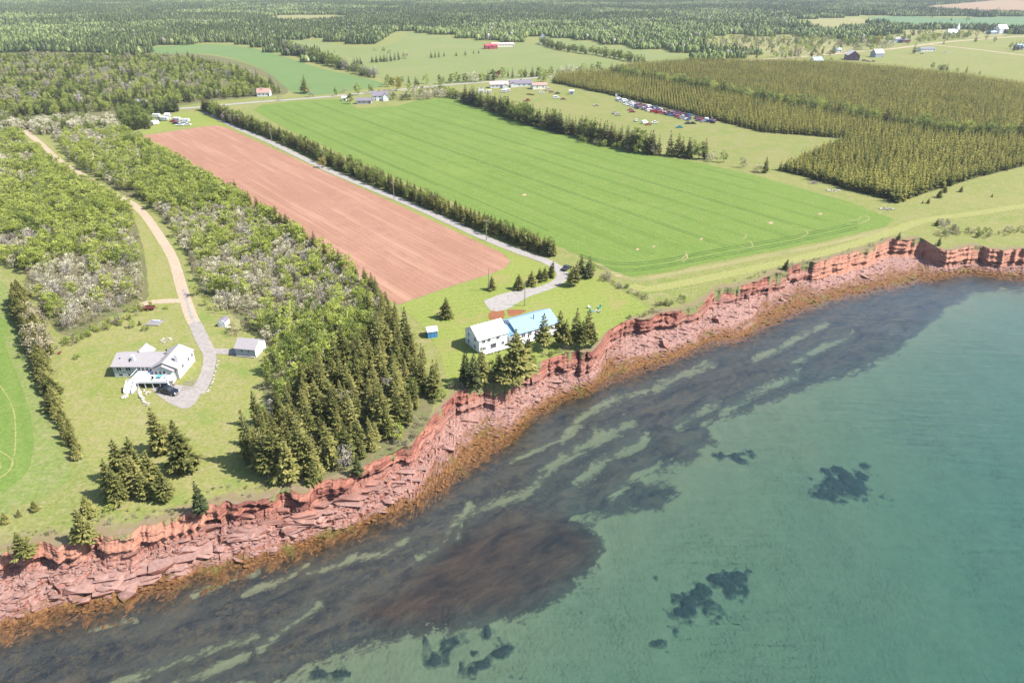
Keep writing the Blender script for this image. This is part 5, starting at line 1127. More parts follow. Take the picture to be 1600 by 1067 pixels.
# --- the grey house with the white deck
hx, hy, _ = px(181, 589)
gh = empty('house', (hx, hy, 0), 0, 'sage grey bungalow with grey shingle roof and white front deck', 'house')
WH = 3.7; HS = .9; gh.scale = (HS, HS, .92)
gable(gh, 0, 13.2, 0, 8.6, WH, 1.9, 'sage siding', 'grey shingle', 'x', .45)
gable(gh, 12.0, 19.6, -1.2, 9.8, WH, 1.8, 'sage siding', 'grey shingle', 'y', .45)
gable(gh, 3.2, 7.6, 6.0, 10.4, WH, 1.75, 'sage siding', 'grey shingle', 'y', .4)
gable(gh, 12.9, 18.7, -2.3, -1.25, WH - .25, 1.5, 'sage siding', 'grey shingle', 'y', .35)
for a, b, z0, z1, x in ((-.03, 8.63, 0, WH, -.03),): MB().box(x - .05, x, a, a + .25, 0, WH).build('corner_trim', 'white paint', gh)
MB().box(19.6, 19.68, -1.2, 9.8, .0, WH - .2).build('white_side_wall', 'white paint', gh)
MB().box(0, 12.0, -.06, -.01, .0, 1.25).build('foundation_band', 'white paint', gh)
for x in (1.7, 4.4): opening(gh, 'window', (x, 0, 2.7), 1.5, 1.2, '-y'); opening(gh, 'basement_window', (x + .1, -.06, .75), 1.2, .7, '-y')
for x, w_ in ((7.6, 1.0), (10.0, .9), (11.2, .9)): opening(gh, 'window', (x, 0, 2.75), w_, 1.2, '-y')
opening(gh, 'patio_door', (8.8, 0, 2.6), .9, 1.9, '-y', panename='door_pane')
for x in (13.8, 15.0, 16.2): opening(gh, 'window', (x, -2.3, 2.75), .8, 1.3, '-y')
for y in (2, 6, 8.6): opening(gh, 'window', (19.68, y, 2.6), 1.1, 1.1, '+x')
MB().box(5.2, 6.0, 1.6, 2.4, 4.0, 6.2).build('chimney', 'white paint', gh); MB().box(18.2, 19.1, 1.2, 2.2, 4.0, 6.6).build('chimney', 'white paint', gh)
for x, y, z in ((1.2, 2.2, 4.55), (4.5, 1.2, 4.2), (17.8, 3.4, 4.9), (13.4, 6.2, 5.2)): MB().box(x, x + .3, y, y + .3, z, z + .55).build('roof_vent', 'dark', gh)
dk0, dk1, dy0 = 7.3, 18.8, -6.4
MB().box(dk0, dk1, dy0, -2.32, 1.95, 2.12).box(dk0, 12.85, -2.3, -.08, 1.95, 2.12).build('deck_floor', 'white paint', gh)
rail = MB(); rail.box(dk0, dk1, dy0, dy0 + .08, 2.95, 3.05).box(dk0, dk1, dy0, dy0 + .06, 2.2, 2.3).box(dk1 - .08, dk1, dy0 + .09, -2.4, 2.95, 3.05).box(dk0, dk0 + .08, dy0 + 2, -.2, 2.95, 3.05)
rail.build('deck_rail', 'white paint', gh)
bal = MB()
for i in range(58): bal.box(dk0 + .1 + i * .197, dk0 + .2 + i * .197, dy0 + .01, dy0 + .05, 2.3, 2.95)
for i in range(20): bal.box(dk1 - .06, dk1 - .02, dy0 + .2 + i * .19, dy0 + .3 + i * .19, 2.12, 2.95)
tag(bal.build('balusters', 'white paint', gh), kind='stuff')
MB().box(dk0 - .03, dk1 + .03, dy0 - .05, dy0 - .01, 1.72, 2.16).build('deck_fascia', 'white paint', gh)
for x in (dk0 + .05, 9.9, 11.9, 14.1, 16.3, dk1 - .25): MB().box(x, x + .2, dy0 + .02, dy0 + .22, -.05, 1.95).build('deck_post', 'white paint', gh)
MB().box(dk0, dk0 + 2.3, dy0 + .25, dy0 + .35, 0, 1.95).build('skirt_panel', 'white paint', gh); MB().box(9.7, dk1 - .4, -2.6, -2.5, 0, 1.94).build('patio_shade_panel', 'dark', gh)  # near-black back panel paints in the shade under the deck
MB().box(dk1 - .1, dk1 - .02, dy0 + .3, -2.4, 0, 1.94).build('side_panel', 'white paint', gh)
st = empty('x', (0, 0, 0)); bpy.data.objects.remove(st)
stm = MB()
for i in range(8): stm.box(7.2, 9.3, dy0 - .1 - .34 * (i + 1), dy0 - .1 - .34 * i, 0, 1.95 - .24 * (i + 1) + .12)
stm.build('stairs', 'white paint', gh)
for x in (7.1, 9.32):
    MB().prism([(dy0 - .1, 0), (dy0 - .1, 2.95), (dy0 - 2.9, 1.0), (dy0 - 2.9, 0)], x, x + .08, axis='x').build('stair_side', 'white paint', gh)
def small(name, mats, loc, rz, label, cat, parts):
    e = empty(name, loc, rz, label, cat)
    for nm, mb, mt in parts: mb.build(nm, mt, e)
    return e
# deck table, patio umbrella
small('deck_table', None, (hx + 15.6 * HS, hy - 4.2 * HS, 1.96), 0, 'small turquoise table on the white deck', 'table', [('table_top', MB().box(-.7, .7, -.5, .5, .68, .74), 'teal paint')] + [('leg', MB().box(x, x + .06, y, y + .06, 0, .68), 'white paint') for x in (-.6, .54) for y in (-.4, .34)])
for i, (x, y, lab) in enumerate([(13.9, -5.2, 'dark deck chair left of the turquoise table'), (17.3, -4.0, 'grey deck chair right of the turquoise table')]):
    small('deck_chair', None, (hx + x * HS, hy + y * HS, 1.96), .3 * i, lab, 'chair', [('seat', MB().box(-.3, .3, -.3, .3, .38, .45), ['dark', 'grey paint'][i]), ('backrest', MB().box(-.3, .3, .24, .3, .45, 1.0), ['dark', 'grey paint'][i])] + [('leg', MB().box(a, a + .05, b, b + .05, 0, .38), 'dark') for a in (-.3, .25) for b in (-.3, .25)])
ux, uy, _ = px(271, 602)
pu = empty('patio_umbrella', (ux, uy, .08), 0, 'grey patio umbrella standing behind the black pickup', 'umbrella')
MB().tube([(0, 0, 0), (0, 0, 2.5)], .035, 6).build('pole', 'grey paint', pu); MB().tube([(0, 0, 0), (0, 0, .1)], .3, 10).build('base', 'dark', pu)
cm = MB()
for k in range(8):
    a, b = k * math.pi / 4, (k + 1) * math.pi / 4; cm.face([(0, 0, 2.6), (1.25 * math.cos(a), 1.25 * math.sin(a), 2.05), (1.25 * math.cos(b), 1.25 * math.sin(b), 2.05)])
    cm.face([(1.25 * math.cos(a), 1.25 * math.sin(a), 2.05), (1.25 * math.cos(a), 1.25 * math.sin(a), 1.9), (1.25 * math.cos(b), 1.25 * math.sin(b), 1.9), (1.25 * math.cos(b), 1.25 * math.sin(b), 2.05)])
cm.build('canopy', 'umbrella cloth', pu)

# --- garage
g0 = px(369, 556); ga = empty('garage', g0, R(-9), 'grey garage with white right gable beside the drive', 'garage')
gable(ga, 0, 6.0, 0, 6.0, 2.5, 1.7, 'slate siding', 'grey shingle', 'x', .25)
MB().prism([(-.02, 0), (6.02, 0), (6.02, 2.5), (3, 4.15), (-.02, 2.5)], 6.01, 6.07, axis='x').build('white_gable', 'white paint', ga)
for x in (2.1, 4.1): opening(ga, 'window', (x, 0, 1.8), .5, .45, '-y', frame='slate siding')
opening(ga, 'garage_door', (0, 3, 1.15), 2.8, 2.1, '-x', pane='dark', panename='door_panel'); MB().box(.3, 5.8, -.5, -.1, 0, .35).build('stone_border', 'stone', ga)
# --- little white barrel shed
s0 = px(341, 511); sh = empty('garden_shed', s0, R(-6), 'small white shed with dark grey curved roof beside the drive', 'shed')
arc = [(1.15 + 1.2 * math.cos(a), 1.5 + .9 * math.sin(a)) for a in np.linspace(0, math.pi, 9)]
MB().prism([(0.02, -.02), (2.28, -.02)] + [(x, z - .06) for x, z in arc], 0, 3.0, axis='y').build('wall', 'white paint', sh)
rf = MB()
for a, b in zip(arc[:-1], arc[1:]): rf.slab((a[0], -.0 + .12, a[1]), (a[0], 3.15, a[1]), (b[0], 3.15, b[1]), (b[0], .12, b[1]), .05)
rf.build('roof', 'dark roof', sh); opening(sh, 'door', (1.15, 0, .85), .8, 1.6, '-y', pane='white metal', fr=.05, panename='door_panel')
small('propane_tank', None, px(358, 514), .2, 'small white tank beside the curved roof shed', 'tank', [('tank', MB().tube([(-.6, 0, .5), (-.5, 0, .5), (.5, 0, .5), (.6, 0, .5)], [.2, .32, .32, .2], 10), 'white paint'), ('foot', MB().box(-.4, -.3, -.2, .2, 0, .3), 'grey paint'), ('foot', MB().box(.3, .4, -.2, .2, 0, .3), 'grey paint')])

# --- the blue roofed house
A0 = np.array(px(727, 549)[:2]); A1 = np.array(px(765, 540)[:2])
RZ = math.atan2(*(np.array(px(862, 520)) - np.array(px(757, 551)))[[1, 0]])
b0 = px(749, 553); bh = empty('cottage', b0, RZ, 'long white house with sky blue roof and a taller block with glare-white roof', 'house')
gable(bh, 0, 9.3, 0, 8.2, 4.5, 2.5, 'white paint', 'white metal', 'x', .4)  # white metal here paints in the specular glare on this block's roof
gable(bh, 9.3, 13.2, 2.2, 8.0, 2.7, 1.3, 'white paint', 'blue metal', 'x', .3)
gable(bh, 13.2, 27.2, .2, 9.8, 2.9, 2.3, 'white paint', 'blue metal', 'x', .45)
gable(bh, 10.2, 12.6, .4, 2.4, 2.4, .7, 'grey wall', 'blue metal', 'y', .2)
for x, z in ((1.5, 3.6), (3.2, 3.6), (6.2, 3.6), (1.6, 1.3), (7.8, 1.4)): opening(bh, 'window', (x, 0, z), 1.0, 1.0, '-y')
opening(bh, 'patio_door', (4.6, 0, 1.15), 1.9, 2.0, '-y', panename='door_pane')
for y, z in ((2.3, 3.6), (6.0, 3.6), (2.4, 1.3), (6.2, 1.3)): opening(bh, 'window', (0, y, z), .7, 1.2, '-x')
for x in (15, 17.2, 19.6, 22, 24.5): opening(bh, 'window', (x, .2, 1.7), 1.3, 1.2, '-y')
opening(bh, 'door', (11.4, .4, 1.05), .9, 2.0, '-y', pane='dark', panename='door_panel'); opening(bh, 'gable_window', (13.2, 5.0, 3.7), .7, .8, '-x'); opening(bh, 'window', (27.2, 5, 1.7), 1.3, 1.2, '+x')
MB().box(.8, 9.2, -2.0, -.02, .5, .62).build('deck_floor', 'white paint', bh)
for x in (.9, 3.5, 6.2, 9.0): MB().box(x, x + .14, -1.95, -1.81, -.05, 1.5).build('deck_post', 'white paint', bh)
MB().box(.8, 9.2, -2.0, -1.93, 1.42, 1.52).build('deck_rail', 'white paint', bh)
MB().box(13.6, 26.8, -2.2, .18, .5, .62).build('deck_floor', 'white paint', bh); MB().box(13.6, 26.8, -2.2, -2.12, 1.4, 1.5).build('deck_rail', 'white paint', bh)
for x in (13.7, 17, 20.3, 23.6, 26.6): MB().box(x, x + .14, -2.15, -2.01, -.05, 1.5).build('deck_post', 'white paint', bh)
MB().tube([(20.5, 3.2, 4.0), (20.5, 3.2, 6.0)], .14, 8).build('stovepipe', 'dark', bh)
MB().box(10.9, 12.1, 8.1, 12.6, 0, .1).build('walkway', 'concrete', bh)
# --- blue shed
s1 = px(669, 529); bs = empty('blue_shed', s1, R(16), 'small blue shed with pale roof at the edge of the spruce stand', 'shed')
gable(bs, 0, 2.9, 0, 3.4, 2.1, .8, 'shed blue', 'pale metal', 'x', .2); opening(bs, 'door', (1.45, 0, .95), .9, 1.8, '-y', frame='shed blue', pane='shed blue', panename='door_panel'); opening(bs, 'window', (2.9, 1.7, 1.3), .6, .6, '+x')

# --- far buildings
def far_house(name, x, y, L, Wd, hw, rise, rz, wall, roof, label, cat, axis='x', chim=False, wing=None, nwin=3, storey=1, doorpane='dark'):
    p = px(x, y); e = empty(name, p, R(rz), label, cat); h = L / 2
    gable(e, -h, h, 0, Wd, hw, rise, wall, roof, axis, .4)
    for k in range(storey):
        zc = hw * (k + .55) / storey
        for i in range(nwin): opening(e, 'window', (-h + L * (i + .7) / (nwin + .4), 0, zc), 1.1, 1.2 if hw > 2.6 else .8, '-y')
        opening(e, 'window', (h, Wd * .5, zc), 1.1, 1.2, '+x'); opening(e, 'window', (-h, Wd * .5, zc), 1.1, 1.2, '-x')
    opening(e, 'door', (h - 1.3, 0, 1.05), 1.0, 2.0, '-y', pane=doorpane, panename='door_panel')
    if chim: MB().box(-.4, .4, Wd / 2 - .4, Wd / 2 + .4, hw + rise - .4, hw + rise + 1.2).build('chimney', 'brown wood', e)
    if wing: gable(e, *wing, wall, roof, 'y', .3)
    return e
far_house('farmhouse', 594, 158, 13, 8, 4.2, 3.2, 12, 'white paint', 'dark roof', 'white gabled house among blossoming bushes beyond the crop field', 'house', storey=2, chim=True, wing=(2.5, 7.0, -2.5, .02, 4.0, 2.4))
far_house('outbuilding', 569, 163, 12, 6, 2.8, 1.8, 6, 'grey wall', 'dark roof', 'low weathered outbuilding with plum grey roof beyond the crop field', 'shed')
far_house('small_shed', 538, 158, 3.6, 3, 2.5, 1.0, 0, 'white paint', 'pale metal', 'tiny white shed left of the weathered outbuilding', 'shed', nwin=1)
far_house('small_house', 412, 151, 11, 8, 3.2, 3.0, 8, 'white paint', 'brown roof', 'small white house with brown roof beside the country road', 'house', storey=1)
far_house('grey_house', 217, 168, 11, 8, 3.2, 2.4, -15, 'grey wall', 'grey shingle', 'grey house half hidden in the trees left of the parked campers', 'house')
far_house('barn', 768, 77, 18, 11, 4.2, 2.2, 14, 'red roof', 'red roof', 'low red barn in the far pasture', 'barn', wing=(-4, 4, -1.5, .02, 3.6, 1.6))
far_house('long_barn', 786, 74, 34, 9, 4.0, 1.8, 14, 'cream wall', 'pinkish roof', 'long pale barn with pinkish roof behind the red barn', 'barn', nwin=7)
far_house('tall_farmhouse', 849, 69, 10, 10, 8.0, 5.5, 5, 'white paint', 'pale metal', 'tall narrow white farmhouse at the forest edge', 'house', axis='y', storey=2, wing=(5.02, 10, 1, 8, 3.6, 1.8))
far_house('ranch_house', 780, 138, 17, 8, 3.4, 2.0, 6, 'white paint', 'pinkish roof', 'white house with pinkish roof by the country road', 'house', nwin=4, wing=(3, 8.4, -3.5, .02, 3.0, 1.4))
far_house('long_house', 815, 136, 21, 9, 3.2, 2.4, 8, 'white paint', 'dark roof', 'long white house with plum dark roof right of the pinkish roofed one', 'house', nwin=4, chim=True, wing=(-10.5, -6, -3, .02, 2.9, 1.6))
far_house('machine_shed', 844, 140, 14, 9, 3.8, 1.6, 14, 'cream wall', 'brown roof', 'open fronted shed with brown roof beside the scrap yard', 'shed', nwin=2)
far_house('box_shed', 893, 148, 3.6, 3, 3.0, .8, 0, 'light blue paint', 'white metal', 'tiny pale blue box shed alone in the paddock', 'shed', nwin=1)
far_house('old_barn', 1333, 95, 14, 20, 6.0, 5.0, -12, 'barn plum', 'barn roof', 'old plum coloured barn with pale roof by the far road', 'barn', axis='y', nwin=2)
far_house('grey_barn', 1374, 90, 13, 10, 5.0, 4.5, 16, 'slate siding', 'barn roof', 'slate blue barn with white gable below the far road', 'barn', nwin=2)
far_house('white_cabin', 1279, 99, 13, 9, 3.0, 3.4, 18, 'white paint', 'light blue paint', 'white cabin with bluish roof behind the plantation trees', 'house')
far_house('white_bungalow', 1450, 81, 22, 9, 3.4, 2.0, 10, 'white paint', 'dark roof', 'white bungalow beside the dark spruce near the road fork', 'house', nwin=5)
far_house('white_barn', 1567, 53, 18, 14, 8, 6.0, 14, 'white paint', 'white metal', 'big white barn near the right edge beyond the far road', 'barn', nwin=3)
far_house('long_shed', 1551, 54, 16, 8, 3.4, 2.0, 10, 'slate siding', 'light blue paint', 'low bluish shed left of the big white barn', 'shed')
far_house('distant_house', 1537, 23, 20, 12, 5, 4, 8, 'white paint', 'white metal', 'distant white farmhouse under the tan field', 'house')
far_house('distant_barn', 1545, 23, 14, 12, 5, 4, 8, 'brown roof', 'pinkish roof', 'distant pinkish barn beside the white farmhouse under the tan field', 'barn')
far_house('corner_house', 1599, 78, 16, 10, 4, 3, 5, 'white paint', 'light blue paint', 'bluish roofed house cut by the right edge', 'house')
far_house('roadside_house', 1402, 67, 12, 9, 5, 3, 8, 'light blue paint', 'grey shingle', 'pale blue house behind blossoming trees by the far road', 'house')
far_house('plum_house', 1412, 67, 16, 9, 3.6, 2.4, 8, 'barn plum', 'dark roof', 'plum coloured house right of the pale blue one', 'house')
far_house('white_cottage', 1310, 82, 9, 7, 3.2, 2.4, 8, 'white paint', 'slate siding', 'little white cottage beside the dark tree on the far road', 'house')
# church
c0_ = px(1489, 56); ch = empty('church', c0_, R(8), 'white church with pointed steeple beside yellow green trees', 'church')
gable(ch, -9, 8, 0, 10, 5, 5, 'white paint', 'pale metal', 'x', .4)
MB().box(8.1, 12.1, 3, 7, -.05, 11).build('tower', 'white paint', ch); MB().add([(7.9, 2.8, 11.02), (12.3, 2.8, 11.02), (12.3, 7.2, 11.02), (7.9, 7.2, 11.02), (10.1, 5, 20)], [(0, 1, 4), (1, 2, 4), (2, 3, 4), (3, 0, 4), (3, 2, 1, 0)]).build('spire', 'white metal', ch)
for i in range(4): opening(ch, 'window', (-7 + i * 4.2, 0, 2.8), .9, 2.2, '-y')
opening(ch, 'door', (12.1, 5, 1.3), 1.5, 2.4, '+x', pane='dark', panename='door_panel')

# ------------------------------------------------------------------ vehicles
def wheel(par, x, y, r=.36, w_=.24):
    o = MB().tube([(x, y - w_ / 2, r), (x, y + w_ / 2, r)], r, 12).build('wheel', 'tyre', par)
    MB().tube([(x, y - w_ / 2 - .01, r), (x, y + w_ / 2 + .01, r)], r * .55, 10).build('rim', 'chrome', o); return o
pk = px(264, 614); pu2 = empty('pickup_truck', (pk[0], pk[1], .08), R(-20), 'black pickup truck parked on the gravel before the deck', 'pickup')
b = MB()
b.prism([(-2.9, .45), (2.85, .45), (2.9, .8), (2.75, 1.08), (1.35, 1.15), (.75, 1.15), (-.95, 1.15), (-.95, .75), (-2.78, .75), (-2.9, 1.1)], -.78, .78, axis='y')
b.box(-2.92, -.98, -.97, -.80, .45, 1.14).box(-2.92, -.98, .80, .97, .45, 1.14).box(-2.93, -2.80, -.79, .79, .45, 1.13)
b.prism([(-.96, .45), (2.84, .45), (2.86, .82), (2.65, 1.06), (1.3, 1.13), (-.96, 1.13)], .785, .97, axis='y'); b.prism([(-.96, .45), (2.84, .45), (2.86, .82), (2.65, 1.06), (1.3, 1.13), (-.96, 1.13)], -.97, -.785, axis='y')
b.build('body', 'black paint', pu2)
MB().prism([(-.93, 1.16), (1.28, 1.16), (.62, 1.8), (-.75, 1.84)], -.80, .80, axis='y').build('cab_window', 'glass', pu2)
MB().prism([(-.78, 1.845), (.64, 1.805), (.58, 1.87), (-.72, 1.9)], -.78, .78, axis='y').build('cab_roof', 'black paint', pu2)
for s_ in (-1, 1):
    MB().box(2.8, 2.92, s_ * .72 - .16, s_ * .72 + .16, .78, .98).build('headlight', 'lamp glass', pu2); MB().box(-2.97, -2.93, s_ * .85 - .08, s_ * .85 + .08, .8, 1.08).build('tail_light', 'car red', pu2)
    MB().box(.85, 1.0, s_ * 1.07 - .1, s_ * 1.07 + .1, 1.15, 1.33).build('mirror', 'black paint', pu2)
MB().box(2.88, 3.0, -.9, .9, .45, .68).build('bumper', 'chrome', pu2)
for x in (-1.9, 1.85):
    for y in (-.88, .88): wheel(pu2, x, y, .4, .26)
def car_mesh(kind_, paint):
    """scrapped car as one low mesh: body, glass, tyres"""
    m = MB()
    if kind_ == 'sedan': m.prism([(-2.2, .3), (2.2, .3), (2.25, .65), (1.2, .88), (-1.3, .92), (-2.2, .85)], -.85, .85, 0); m.prism([(-1.25, .9), (1.15, .88), (.5, 1.38), (-.75, 1.4)], -.75, .75, 1); m.prism([(-.76, 1.39), (.5, 1.37), (.44, 1.45), (-.7, 1.46)], -.74, .74, 0)
    elif kind_ == 'van': m.prism([(-2.4, .35), (2.3, .35), (2.35, .95), (1.7, 1.1), (1.2, 1.85), (-2.35, 1.9)], -.92, .92, 0); m.prism([(1.72, 1.08), (1.22, 1.8), (1.2, 1.78), (1.6, 1.08)], -.84, .84, 1); m.box(-1.9, .9, -.935, .935, 1.2, 1.7, 1)
    else: m.prism([(-2.6, .4), (2.5, .4), (2.55, .9), (1.3, 1.05), (-.6, 1.05), (-.6, .7), (-2.55, .7)], -.9, .9, 0); m.prism([(-.6, 1.05), (1.25, 1.05), (.7, 1.65), (-.5, 1.68)], -.8, .8, 1); m.prism([(-.52, 1.675), (.7, 1.645), (.65, 1.73), (-.48, 1.75)], -.79, .79, 0)
    for x in (-1.4, 1.4):
        for y in (-.8, .8): m.tube([(x, y - .1, .32), (x, y + .1, .32)], .32, 8, 2)
    return m.mesh('scrapped_' + kind_, [paint, 'glass', 'tyre'])
PAINT = ['car white', 'car grey', 'car plum', 'car red', 'car blue', 'car black', 'car rust', 'car tan', 'car teal']
CARS = {(k, p): car_mesh(k, p) for k in ('sedan', 'van', 'ute') for p in PAINT}
CNAME = {'sedan': 'scrapped_car', 'van': 'scrapped_van', 'ute': 'scrapped_pickup'}; WORD = {'sedan': 'car', 'van': 'van', 'ute': 'pickup'}
def car(kind_, paint, x, y, rz, label, group=None, name=None, z=0.04, s=1.0, world=None):
    o = bpy.data.objects.new(name or CNAME[kind_], CARS[(kind_, paint)]); p = world or px(x, y); o.location = (p[0], p[1], z); o.rotation_euler = (0, 0, rz); o.scale = (s, s, s)
    tag(link(o), label, WORD[kind_], group); return o
rr_ = random.Random(77)
LINE = np.array([px(*p)[:2] for p in [(966, 156), (985, 161), (1005, 166), (1030, 172), (1055, 177), (1078, 183), (1100, 188), (1120, 189)]]); LQ = smooth_line(LINE, 1.0)
dirn = math.atan2(LQ[-1, 1] - LQ[0, 1], LQ[-1, 0] - LQ[0, 0])
for k in range(96):
    f = (k // 3 + rr_.uniform(-.2, .2)) / 32; row = k % 3
    if f > .86 and row > 1 or f < .1 and row > 1 or .80 < f < .84: continue
    q = LQ[min(len(LQ) - 1, max(0, int(f * len(LQ))))]; wdt = 6.5 * (1 if f < .2 else 1.2)
    x, y = q[0] - row * wdt * .22 - rr_.uniform(-.6, .6), q[1] - row * wdt + rr_.uniform(-1, 1)
    pc = rr_.choice(['car white', 'car white', 'car grey'] if f < .22 else ['car plum', 'car red', 'car grey', 'car blue', 'car white', 'car black', 'car plum', 'car rust', 'car plum'])
    kd = rr_.choice(['sedan', 'sedan', 'van', 'ute']); cw = pc.split()[1]
    lab = '%s scrapped %s in the long scrap row beside the plantation' % (cw, WORD[kd])
    car(kd, pc, 0, 0, dirn + math.pi / 2 + rr_.uniform(-.7, .7), lab, lab, world=(x, y), s=1.08)
for kd, pc, x, y, a, lab in [('van', 'car white', 966, 151, .2, 'white van at the far end of the scrap row'), ('sedan', 'car teal', 1062, 200, .1, 'teal car standing alone in the paddock'), ('ute', 'car plum', 1064, 184, .1, 'plum pickup parked lengthwise before the scrap row'), ('van', 'car white', 1007, 193, .6, 'white van among the loose wrecks behind the hedgerow'), ('sedan', 'car white', 1023, 193, .2, 'white wreck right of the loose white van'), ('sedan', 'car white', 994, 190, 1.4, 'small white wreck left of the loose white van'), ('sedan', 'car rust', 1013, 196, .4, 'rusty wreck in front of the loose white van'),
        ('sedan', 'car rust', 985, 173, .3, 'rusty wreck left of the scrap row'), ('sedan', 'car red', 988, 176, .1, 'red wreck left of the scrap row'), ('sedan', 'car tan', 932, 166, .2, 'lone tan wreck on the bare ground'), ('sedan', 'car grey', 960, 178, .9, 'grey wreck near the hedgerow gap'), ('sedan', 'car tan', 966, 181, .2, 'tan wreck near the hedgerow gap'), ('sedan', 'car black', 1075, 194, .1, 'left of two dark wrecks far out in the paddock'), ('sedan', 'car black', 1082, 194, -.1, 'right of two dark wrecks far out in the paddock'),
        ('sedan', 'car teal', 1117, 186, .2, 'teal car at the near end of the scrap row'), ('van', 'car white', 869, 154, .1, 'white van in front of the brown roofed shed'), ('sedan', 'car black', 871, 147, .2, 'black car behind the white van by the brown roofed shed'), ('sedan', 'car rust', 862, 145, .5, 'rusty wreck beside the brown roofed shed'), ('van', 'car tan', 857, 142, .3, 'tan van at the wall of the brown roofed shed'), ('sedan', 'car white', 846, 146, .1, 'white car in front of the brown roofed shed'), ('sedan', 'car rust', 880, 156, .1, 'rusty wreck right of the white van'),
        ('ute', 'car red', 824, 158, .4, 'red pickup near the hedgerow before the long white house'), ('sedan', 'car black', 885, 421, 1.0, 'dark car parked in the shade of the lane hedgerow'), ('sedan', 'car red', 271, 191, .1, 'red car among the parked campers'), ('sedan', 'car black', 275, 194, .2, 'black car before the parked campers'), ('sedan', 'car grey', 285, 195, .0, 'grey car before the rightmost camper'), ('sedan', 'car black', 246, 190, .8, 'dark car at the left of the camper yard'), ('ute', 'car white', 281, 197, .1, 'white pickup in front of the camper yard'), ('sedan', 'car white', 293, 196, .1, 'white car at the right end of the camper yard'),
        ('sedan', 'car white', 1476, 83, 0, 'white car right of the white bungalow'), ('sedan', 'car grey', 1440, 85, 0, 'grey car left of the white bungalow'), ('van', 'car rust', 1350, 96, .1, 'rusty van beside the old plum barn'), ('sedan', 'car plum', 1356, 97, .1, 'plum wreck right of the rusty van'), ('ute', 'car rust', 1364, 97, .2, 'rusty pickup between the two far barns'), ('sedan', 'car white', 1317, 83, 0, 'white car beside the little white cottage'), ('sedan', 'car white', 752, 140, .2, 'white car left of the pinkish roofed house')]:
    isn = 'scrap' not in lab and 'wreck' not in lab
    car(kd, pc, x, y, a, lab, None, ('parked_' + WORD[kd]) if isn else None, s=1.1)
# camper trailers
def camper(x, y, rz, label, col='white paint', L=6.0):
    e = empty('camper_trailer', px(x, y), rz, label, 'camper'); h = L / 2
    MB().prism([(-h, .5), (h - .4, .5), (h, 1.2), (h - .2, 2.5), (h - .7, 2.8), (-h + .3, 2.8), (-h, 2.5)], -1.15, 1.15, axis='y').build('body', col, e)
    for i in (-1, 1): opening(e, 'window', (i * h * .5, -1.15, 1.8), .9, .6, '-y')
    opening(e, 'door', (0, -1.15, 1.55), .7, 1.8, '-y', pane='grey paint', panename='door_panel')
    for y_ in (-1.0, 1.0): wheel(e, -.3, y_, .36, .2)
    MB().box(h, h + 1.1, -.06, .06, .5, .6).build('drawbar', 'dark', e)
for a in [(245, 184, .1, 'leftmost white camper in the yard above the red field'), (253, 188, -.3, 'second white camper from the left in the yard'), (258, 189, .0, 'white camper in the middle of the yard'), (243, 195, 1.2, 'white camper parked lengthwise at the yard front'), (277, 190, -.1, 'white camper right of the red car'), (289, 192, .1, 'rightmost long white camper of the yard')]: camper(a[0], a[1], a[2], a[3], L=7 if 'long' in a[3] else 5.5)
for a in [(752, 146, .1, 'white camper at the left of the homestead behind the hedgerow'), (764, 146, .1, 'tan camper beside the white one behind the hedgerow'), (788, 145, .05, 'short white camper before the pinkish roofed house'), (793, 144, .05, 'cream camper right of the short white one')]: camper(a[0], a[1], a[2], a[3], 'cream wall' if 'tan' in a[3] or 'cream' in a[3] else 'white paint', 5.5)
far_house('tool_shed', 262, 187, 3.2, 3, 3.2, 1.2, 0, 'grey wall', 'pale metal', 'small grey tool shed behind the parked campers', 'shed', nwin=1)
# flatbed and trailer
def trailer(x, y, rz, label, col, L=5.0):
    e = empty('utility_trailer', px(x, y), rz, label, 'trailer'); h = L / 2
    MB().box(-h, h, -.9, .9, .55, .65).build('bed', col, e)
    for s_ in (-.9, .84): MB().box(-h, h, s_, s_ + .06, .65, 1.05).build('side_board', col, e)
    MB().box(-h, -h + .06, -.83, .83, .65, 1.05).build('tail_board', col, e); MB().box(h, h + 1.2, -.05, .05, .5, .58).build('drawbar', 'dark', e)
    for y_ in (-1.02, 1.02): wheel(e, 0, y_, .36, .2)
trailer(233, 484, R(8), 'dark red trailer parked at the end of the dirt spur', 'rust red', 3.6); trailer(829, 149, -.6, 'long brown flatbed in the grass before the brown roofed shed', 'brown wood', 7.5)
wp = empty('wood_pile', px(219, 482), R(10), 'pale wood pile left of the dark red trailer', 'wood pile')
for i in range(9): MB().tube([(-1.2, -.4 + (i % 4) * .28 + .1 * (i // 4), .12 + .24 * (i // 4)), (1.2, -.4 + (i % 4) * .28 + .1 * (i // 4), .12 + .24 * (i // 4))], .13, 6).build('log', 'pole wood', wp)
